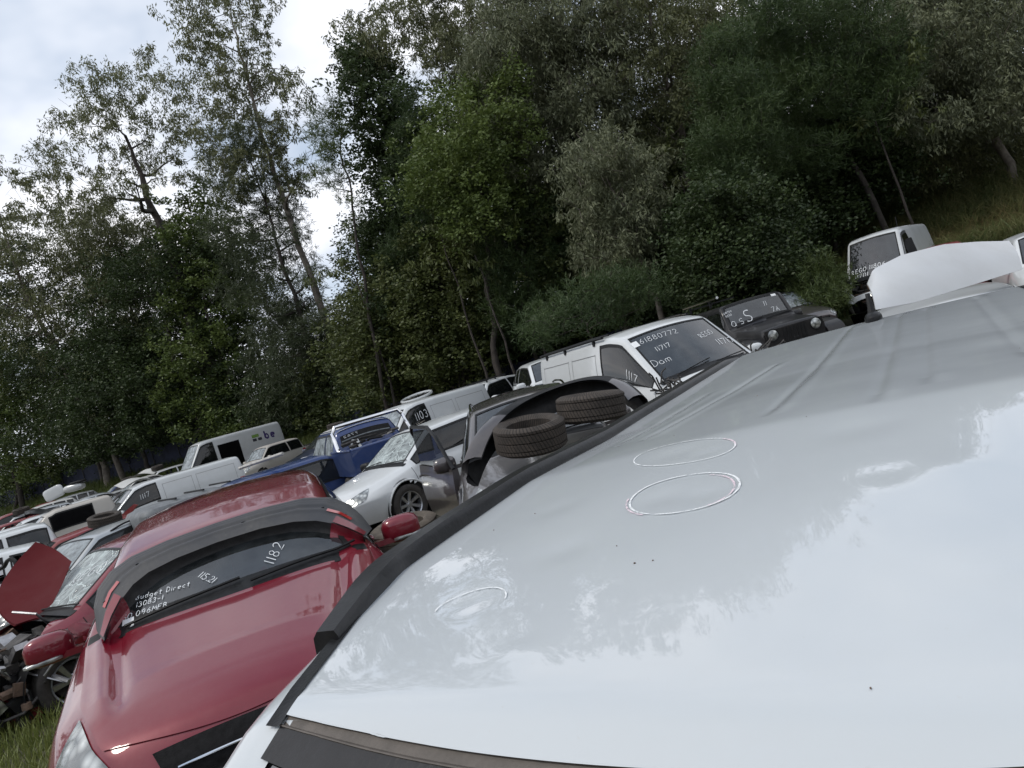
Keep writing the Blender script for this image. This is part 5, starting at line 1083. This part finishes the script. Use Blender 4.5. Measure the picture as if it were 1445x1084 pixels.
def tree(name, label, base, Y, poly, sp, rb=1.0, n=40, thick=.28, dens=1., depth=3., trunk=None, group=None, bark=None, seed=None, extra=None, lean=True, cat='tree', limb=1.):
    """base: pixel of the foot (only its direction counts); Y distance; poly: crown outline seen from the camera (pixels), filled with clumps at real depth"""
    TN[0] += 1; r = np.random.default_rng(100+TN[0] if seed is None else seed)
    d_ = ray(*base); Ys = np.linspace(10, 140, 900); ft = Ys[np.argmax(Ys > np.interp(d_[0]/d_[1]*Ys, BX, BY))]; ls = .86*float(np.clip(Y/38, .66, 1)); rb0 = 1.
    if base[0] < 500 and ft+7 > Y: rb0 = (ft+7)/Y; ls *= rb0; Y = ft+7; rb *= rb0; thick *= rb0; depth *= rb0
    b = at_y(base[0], base[1], Y); bx = b[0]; bz = float(gz(bx, Y)); B0 = np.array([bx, Y, bz])
    poly = np.array(poly, float); pts = []
    lo, hi = poly.min(0), poly.max(0); rp_ = rb*1020/Y*.62; tries = 0
    while len(pts) < n and tries < 6000:
        tries += 1; q = r.uniform(lo, hi)
        if not inpoly(q[None], poly)[0]: continue
        if pts and min(np.hypot(*(q-p_)) for p_ in pts) < rp_*(1-tries/6500): continue
        pts.append(q)
    pts = [np.array(q) for q in pts]+[np.array(q, float) for q in (extra or [])]
    C = np.array([at_y(q[0], q[1], Y+r.uniform(-1, 1)*depth*(.9)) for q in pts]); Rr = rb*r.uniform(.65, 1.2, len(C))
    C[:, 2] = np.maximum(C[:, 2], bz+.3)
    root = thing(name, label, cat, tuple(B0), 0, group)
    # skeleton
    if trunk is None:
        top = C[C[:, 2].argsort()[-max(1, len(C)//6):]].mean(0); mid = C.mean(0); tr = np.array([B0-[0, 0, .3], B0*.55+mid*.45*np.array([1, 1, 1]) if False else np.array([B0[0]*.6+mid[0]*.4, Y, B0[2]*.6+mid[2]*.4]), np.array([mid[0], Y, mid[2]]), np.array([top[0], Y, top[2]-rb*.5])])
    else: tr = np.array([B0-[0, 0, .3]]+[at_y(px, py, Y) for px, py in trunk])
    tt = np.linspace(0, len(tr)-1, 22); T = np.stack([np.interp(tt, range(len(tr)), tr[:, k]) for k in range(3)], 1); T = np.stack([_smooth(T[:, k], .5, (len(tr)-1)/21.) for k in range(3)], 1)
    T[:, :2] += np.cumsum(r.normal(0, .09, (22, 2)), 0)
    mb = MB(); rad = np.linspace(thick*.72, thick*.10, 22); rad = rad*(1+r.normal(0, .07, 22)); mb.tube(T, rad, n=9)
    nodes = [T[i] for i in range(5, 22)]; nr = [rad[i] for i in range(5, 22)]
    order = np.argsort([np.min(np.linalg.norm(T-c, axis=1)) for c in C])
    for i in order:
        c = C[i]; nd = np.array(nodes); d = nd-c; dist = np.linalg.norm(d, axis=1)+np.maximum(0, nd[:, 2]-c[2])*1.6
        j = int(dist.argmin()); a = nd[j]; L_ = np.linalg.norm(c-a)
        if L_ < .15: continue
        m1 = a*.6+c*.4+r.normal(0, .10, 3)*L_+np.array([0, 0, -.10*L_ if sp not in ('pine', 'pineg') else 0]); m2 = a*.25+c*.75+r.normal(0, .08, 3)*L_
        r0 = min(nr[j]*.75, limb*(.03+.035*L_+.012)); pts_ = np.array([a, m1, m2, c]); ti_ = np.linspace(0, 3, 8); B_ = np.stack([np.interp(ti_, range(4), pts_[:, k]) for k in range(3)], 1); B_ = np.stack([_smooth(B_[:, k], .45, 3/7.) for k in range(3)], 1); B_[0] = a
        rr = np.linspace(r0, max(.012, r0*.3), 8); mb.tube(B_, rr, n=5, cap=False)
        nodes += [B_[3], B_[5], B_[7]]; nr += [rr[3], rr[5], rr[7]]
        if sp in ('euc', 'eucg'):
            for k in range(3): e = c+r.normal(0, .55, 3)*Rr[i]; mb.tube([B_[5], (B_[6]+e)/2, e], [rr[6]*.7, rr[7]*.6, .008], n=4, cap=False)
    o3 = np.array(B0)
    for v_ in mb.v: v_ -= o3
    mb.build('trunk', bark or (BARK if sp in ('euc', 'eucg') else BARKD), root, ang=180)
    V = foliage(C, Rr, sp, r, dens, ls)-o3
    fast_mesh('crown', V, 4, LM[sp], root)
    return root
G1 = 'trees on the bank behind the wrecks'
tree('gum_tree', 'broad spreading gum tree at the upper left with dark forking branches', (330, 640), 44, [(0, 240), (45, 215), (70, 175), (100, 150), (100, 110), (150, 95), (200, 75), (250, 95), (290, 110), (310, 180), (290, 250), (220, 260), (150, 300), (60, 330), (0, 330)], 'euc', 1.05, 95, .75, .62, 4, [(290, 480), (245, 350), (215, 290), (185, 190)], bark=BARKD, limb=2.)
tree('gum_tree', 'tall slender gum tree reaching the top edge left of the sky gap', (490, 585), 40, [(255, 60), (250, 0), (300, -60), (370, -40), (385, 20), (370, 70), (415, 110), (425, 150), (405, 210), (440, 250), (400, 300), (320, 280), (290, 200), (300, 120), (270, 70)], 'euc', .9, 95, .32, .8, 2.5, [(440, 380), (395, 260), (350, 120), (330, 10)])
tree('cypress', 'dense dark conifer below the tall slender gum tree', (470, 585), 43, [(310, 190), (370, 175), (400, 230), (420, 300), (440, 380), (470, 470), (450, 540), (380, 540), (350, 440), (310, 400), (300, 280)], 'casu', 1.2, 60, .3, 1.1, 3)
tree('broadleaf_tree', 'bright green leafy tree in front of the dark conifers at left', (330, 625), 45, [(235, 290), (280, 270), (330, 290), (350, 380), (350, 470), (340, 560), (290, 620), (230, 610), (225, 500), (250, 450), (225, 390)], 'broad', 1.1, 75, .25, .9, 2.5)
tree('gum_tree', 'thin gum tree with bare pale trunks at the left edge', (155, 690), 42, [(0, 300), (60, 310), (90, 360), (130, 420), (120, 480), (60, 500), (0, 480), (-40, 400)], 'euc', 1.0, 48, .3, .6, 3, [(130, 600), (80, 500), (20, 380), (0, 300)])
tree('gum_tree', 'gum tree with leaning pale trunk between the dark trees at left', (175, 680), 46, [(100, 310), (160, 300), (230, 320), (240, 400), (190, 450), (140, 440), (110, 380)], 'euc', 1.1, 50, .28, .9, 3, [(150, 600), (120, 500), (130, 420)])
tree('broadleaf_tree', 'leafy green shrubby tree at the lower left edge', (20, 740), 50, [(-30, 480), (40, 485), (100, 520), (115, 590), (110, 660), (40, 690), (-30, 700)], 'broad', 1.2, 55, .2, 1, 3)
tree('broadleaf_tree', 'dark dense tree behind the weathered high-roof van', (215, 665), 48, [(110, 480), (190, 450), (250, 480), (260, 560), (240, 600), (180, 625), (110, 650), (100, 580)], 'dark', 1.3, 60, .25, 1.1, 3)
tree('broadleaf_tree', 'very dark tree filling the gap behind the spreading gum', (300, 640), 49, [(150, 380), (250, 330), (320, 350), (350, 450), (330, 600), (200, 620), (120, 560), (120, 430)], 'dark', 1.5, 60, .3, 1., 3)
tree('pine', 'young pine with upright tufts standing against the sky gap', (540, 560), 34, [(452, 150), (478, 132), (488, 200), (500, 260), (520, 300), (500, 320), (470, 260), (450, 240), (440, 180)], 'pineg', .5, 26, .13, 1.1, 1.2, [(520, 420), (505, 300), (480, 190), (470, 145)], extra=[(437, 245), (430, 228), (462, 215), (450, 190), (455, 262)])
tree('gum_tree', 'old gum tree with arching branches right of the sky gap', (660, 545), 38, [(480, 60), (490, 25), (530, 20), (580, -20), (660, -60), (720, -20), (720, 60), (690, 120), (620, 90), (560, 60), (540, 110), (490, 95)], 'euc', .9, 85, .42, .8, 3, [(650, 400), (640, 200), (690, 60), (690, -30)])
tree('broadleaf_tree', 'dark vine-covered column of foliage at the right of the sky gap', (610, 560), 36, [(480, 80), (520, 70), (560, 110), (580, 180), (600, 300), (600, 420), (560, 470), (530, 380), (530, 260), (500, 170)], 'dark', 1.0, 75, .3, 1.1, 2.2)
tree('pine', 'dark narrow pine rising beside the vine-covered column', (650, 545), 34, [(575, 125), (590, 150), (610, 240), (610, 330), (580, 400), (550, 380), (560, 260), (565, 180)], 'pine', .8, 50, .2, 1.2, 1.6)
tree('broadleaf_tree', 'rounded mid green tree in the middle of the wood', (700, 530), 31, [(580, 220), (610, 160), (660, 120), (710, 110), (740, 180), (740, 280), (700, 330), (640, 310), (590, 280)], 'broad', 1.1, 62, .25, .85, 2.5)
tree('gum_tree', 'great weeping gum with hanging grey-green leaves in the centre', (890, 475), 33, [(670, 90), (700, 0), (760, -60), (850, -60), (890, 30), (880, 130), (850, 230), (790, 240), (730, 280), (690, 200)], 'eucg', 1.15, 120, .42, .8, 3, [(850, 350), (820, 180), (790, 50), (770, -40)])
tree('gum_tree', 'pale grey weeping gum tree right of centre', (940, 455), 27, [(800, 220), (850, 200), (900, 200), (930, 250), (920, 330), (880, 390), (830, 370), (815, 300)], 'eucg', .85, 60, .2, .8, 2, [(900, 330), (860, 220)])
tree('gum_tree', 'tall gum with clumped crown at the top right of centre', (1010, 430), 34, [(850, 40), (880, -40), (960, -60), (1010, 0), (1010, 90), (970, 180), (920, 250), (880, 200), (850, 120)], 'euc', 1.1, 85, .38, .8, 3, [(985, 300), (940, 120), (905, -20)])
tree('pine', 'dense green pine left of the leaning pine trunk', (1085, 410), 26, [(1000, 60), (1025, 40), (1060, 100), (1080, 180), (1085, 250), (1060, 290), (1010, 280), (990, 220), (990, 130)], 'pine', .85, 80, .2, 1.3, 2)
tree('pine', 'big pine with a bare leaning trunk above the high-roof van', (1262, 350), 28.6, [(1050, 20), (1090, -30), (1180, -50), (1230, 0), (1290, 90), (1290, 160), (1230, 200), (1160, 240), (1110, 240), (1060, 200), (1090, 110)], 'pine', 1.0, 120, .22, 1.2, 2.5, [(1245, 290), (1215, 190), (1180, 90), (1160, 0)])
tree('gum_tree', 'grey gum tree with a bare white branch at the top right', (1440, 290), 30, [(1240, 40), (1260, -40), (1400, -50), (1480, 0), (1480, 130), (1400, 180), (1340, 200), (1290, 170), (1250, 110)], 'eucg', 1.1, 100, .3, .8, 3, [(1410, 200), (1370, 90), (1330, -20)])
tree('gum_tree', 'lower gum tree with drooping leaves on the right bank', (1390, 310), 33, [(1230, 180), (1290, 170), (1380, 160), (1480, 150), (1480, 230), (1400, 260), (1320, 260), (1250, 250)], 'euc', 1.2, 60, .22, .9, 3)
tree('broadleaf_tree', 'dark bushy tree on the bank right of the dense green pine', (1180, 385), 31, [(1080, 200), (1160, 180), (1250, 190), (1260, 270), (1190, 290), (1130, 330), (1075, 370), (1060, 300)], 'dark', 1.2, 70, .2, 1.05, 2.5)
tree('broadleaf_tree', 'glossy dark shrub above the black off-road car', (1060, 420), 24, [(990, 270), (1060, 260), (1110, 300), (1120, 370), (1080, 410), (1000, 430), (970, 350)], 'dark', .9, 70, .15, 1., 2)
tree('pine', 'low green pine shrub behind the black off-road car', (1150, 400), 22, [(1115, 375), (1160, 365), (1185, 400), (1180, 450), (1130, 440)], 'pineg', .6, 26, .08, 1.2, 1.)
tree('pine', 'bushy green pine behind the van with roof bars', (850, 490), 22, [(735, 455), (775, 420), (835, 405), (870, 375), (915, 395), (945, 420), (890, 445), (820, 462), (760, 485)], 'pine', .55, 60, .1, .8, 2.2)
# understorey across the middle
us = [((470, 590), 38, [(390, 420), (460, 440), (520, 470), (520, 560), (440, 590), (370, 600), (350, 520)], 'casu', 'shadowy casuarina thicket left of centre behind the blue pickup'),
      ((560, 570), 36, [(500, 420), (540, 375), (590, 410), (600, 480), (590, 540), (520, 570), (480, 500)], 'mid', 'leafy understorey tree below the young pine'),
      ((650, 550), 34, [(580, 320), (660, 300), (700, 380), (700, 470), (680, 520), (610, 540), (580, 440)], 'mid', 'thin understorey tree with specks of sky below the rounded tree'),
      ((740, 520), 33, [(690, 300), (760, 290), (800, 340), (800, 430), (770, 480), (710, 500), (690, 400)], 'pine', 'shadowy pine below the great weeping gum'),
      ((840, 500), 34, [(760, 260), (840, 260), (860, 340), (850, 400), (800, 430), (760, 380)], 'mid', 'brownish understorey tree below the weeping gum'),
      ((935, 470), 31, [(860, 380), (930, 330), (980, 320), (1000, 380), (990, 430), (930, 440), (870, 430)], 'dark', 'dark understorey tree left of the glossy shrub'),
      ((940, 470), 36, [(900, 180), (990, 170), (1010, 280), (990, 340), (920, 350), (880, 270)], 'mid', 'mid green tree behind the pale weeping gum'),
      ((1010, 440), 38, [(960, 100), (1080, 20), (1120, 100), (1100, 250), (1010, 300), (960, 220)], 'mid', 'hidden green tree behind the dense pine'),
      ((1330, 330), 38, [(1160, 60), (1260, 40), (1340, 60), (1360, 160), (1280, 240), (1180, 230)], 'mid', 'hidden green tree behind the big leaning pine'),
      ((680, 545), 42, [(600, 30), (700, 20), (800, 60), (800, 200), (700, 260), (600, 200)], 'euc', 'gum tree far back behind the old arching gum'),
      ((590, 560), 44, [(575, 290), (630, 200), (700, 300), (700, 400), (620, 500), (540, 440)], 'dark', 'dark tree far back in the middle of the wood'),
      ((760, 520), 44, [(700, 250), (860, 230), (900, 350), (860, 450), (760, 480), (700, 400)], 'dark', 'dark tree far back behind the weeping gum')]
for bs, Y, pl, sp, lb in us: tree('tree', lb, bs, Y, pl, sp, 1.2, 58, .2, .9, 2.5, group=G1)
# bare saplings
for i, (x0, y0, x1, y1, Y, lb) in enumerate(((560, 590, 500, 380, 34, 'slim bare sapling trunk behind the blue pickup'), (690, 545, 620, 330, 31, 'slim bare sapling trunk below the rounded tree'), (770, 520, 700, 250, 32, 'grey sapling trunk left of the roof bars van'), (725, 535, 670, 360, 30, 'thin leaning sapling by the navy fence'), (1300, 350, 1235, 170, 27, 'thin stem right of the high-roof van'), (1010, 430, 960, 250, 29, 'thin stem left of the glossy shrub'))):
    b = at_y(x0, y0, Y); b[2] = gz(b[0], Y); e = at_y(x1, y1, Y); t = thing('sapling', lb, 'tree', tuple(b)); pts = np.array([b, (b*.6+e*.4)+[.1, 0, 0], e])-b; MB().tube(np.stack([np.interp(np.linspace(0, 2, 10), range(3), pts[:, k])+(rng.normal(0, .07, 10) if k < 2 else 0) for k in range(3)], 1), np.linspace(.08, .025, 10), n=6).build('trunk', BARKD, t)
    C = np.array([pts[2]+rng.normal(0, .9, 3) for k in range(6)]); fast_mesh('crown', foliage(C, np.full(6, .7), 'euc', rng, .6), 4, LM['mid'], t)

# hedge of bushes along the fence and a second rank of trees behind
hx = np.concatenate([np.linspace(-20, 1180, 20)]); rr_ = np.random.default_rng(77)
words = ['leafy', 'shadowy', 'straggly', 'rounded', 'low']; 
for i, x_ in enumerate(hx):
    hz = 735-.287*x_-12; d_ = ray(x_, hz); az = d_[0]/d_[1]
    Ys = np.linspace(10, 120, 600); k = np.argmax(Ys > np.interp(az*Ys, BX, BY)); Y = Ys[k]+rr_.uniform(5, 8)+(9 if x_ < 330 else 0)
    hh = rr_.uniform(55, 120)*34/Y; w2 = rr_.uniform(36, 52)
    near = ['beyond the far left wrecks', 'behind the stacked white wagon', 'behind the beige shell', 'behind the grey high-roof van', 'behind the beige pickup', 'behind the dark blue sedan', 'behind the long white van', 'behind the white four wheel drive', 'behind the roof bars van', 'behind the black off-road car'][min(9, i//2)]
    tree('bush', f'{"taller" if i % 2 else "lower"} {words[i % 5]} dark bush {near}', (x_, hz), Y, [(x_-w2, hz+6), (x_-w2-.25*hh, hz-hh*.6), (x_-.3*hh-10, hz-hh), (x_+w2*.6-.25*hh, hz-hh*.8), (x_+w2, hz+2)], ['mid', 'dark', 'broad', 'dark'][i % 4], 1.0*Y/34, 26, .08, .9, 1.8, group='bushes along the shade cloth fence', cat='bush')
bk = [(20, 660, 300, 240, 58), (130, 630, 330, 250, 60), (240, 600, 300, 200, 57), (380, 600, 300, 170, 55), (600, 540, 300, 130, 52), (700, 520, 200, 130, 50), (800, 500, 120, 140, 48), (900, 470, 60, 150, 46), (1010, 430, 0, 150, 45), (1120, 390, -30, 160, 43), (1230, 350, -40, 160, 42), (1340, 320, -40, 160, 40), (1440, 290, -40, 160, 40)]
bw = ['far left edge', 'left of the spreading gum', 'behind the spreading gum', 'behind the dark conifer', 'behind the vine-covered column', 'behind the rounded green tree', 'behind the weeping gum', 'behind the pale weeping gum', 'behind the clumped gum', 'behind the dense pine', 'behind the leaning pine', 'behind the grey gum', 'at the right edge']
for i, (x0, yb, yt, w2, Y) in enumerate(bk):
    dx_s = .287*(yb-yt)
    tree('tree', f'shadowy tree in the second rank {bw[i]}', (x0, yb), Y, [(x0-w2/2, yb), (x0-w2/2-dx_s*.5, (yb+yt)/2), (x0-dx_s-w2*.3, yt+20), (x0-dx_s, yt), (x0-dx_s+w2*.35, yt+30), (x0+w2/2-dx_s*.5, (yb+yt)/2), (x0+w2/2, yb)], ['mid', 'dark', 'euc'][i % 3], 1.8, 62, .3, .5, 3, group='second rank of trees')

# unseen wood added behind the camera to darken reflections in the glass
r = np.random.default_rng(91); n = 26000; th = r.uniform(math.radians(115), math.radians(425), n)-math.radians(0); th = r.uniform(math.radians(150), math.radians(390), n)
cl = r.integers(0, 260, n); cth = r.uniform(math.radians(150), math.radians(390), 260)[cl]; cz = r.uniform(1, 13, 260)[cl]; rd = 48+r.normal(0, 2.5, 260)[cl]
P = np.stack([rd*np.cos(cth), rd*np.sin(cth), cz], 1)+r.normal(0, 1.5, (n, 3)); d = r.normal(0, 1, (n, 3)); d /= np.linalg.norm(d, axis=1, keepdims=True); s = np.cross(d, r.normal(0, 1, (n, 3))); s /= np.linalg.norm(s, axis=1, keepdims=True)
tag(fast_mesh('unseen_wood', np.stack([P, P+d*.5+s*.35, P+d, P+d*.5-s*.35], 1).reshape(-1, 3), 4, LM['mid']), 'unseen wood added behind the viewer to darken reflections', 'wood', kind='stuff')
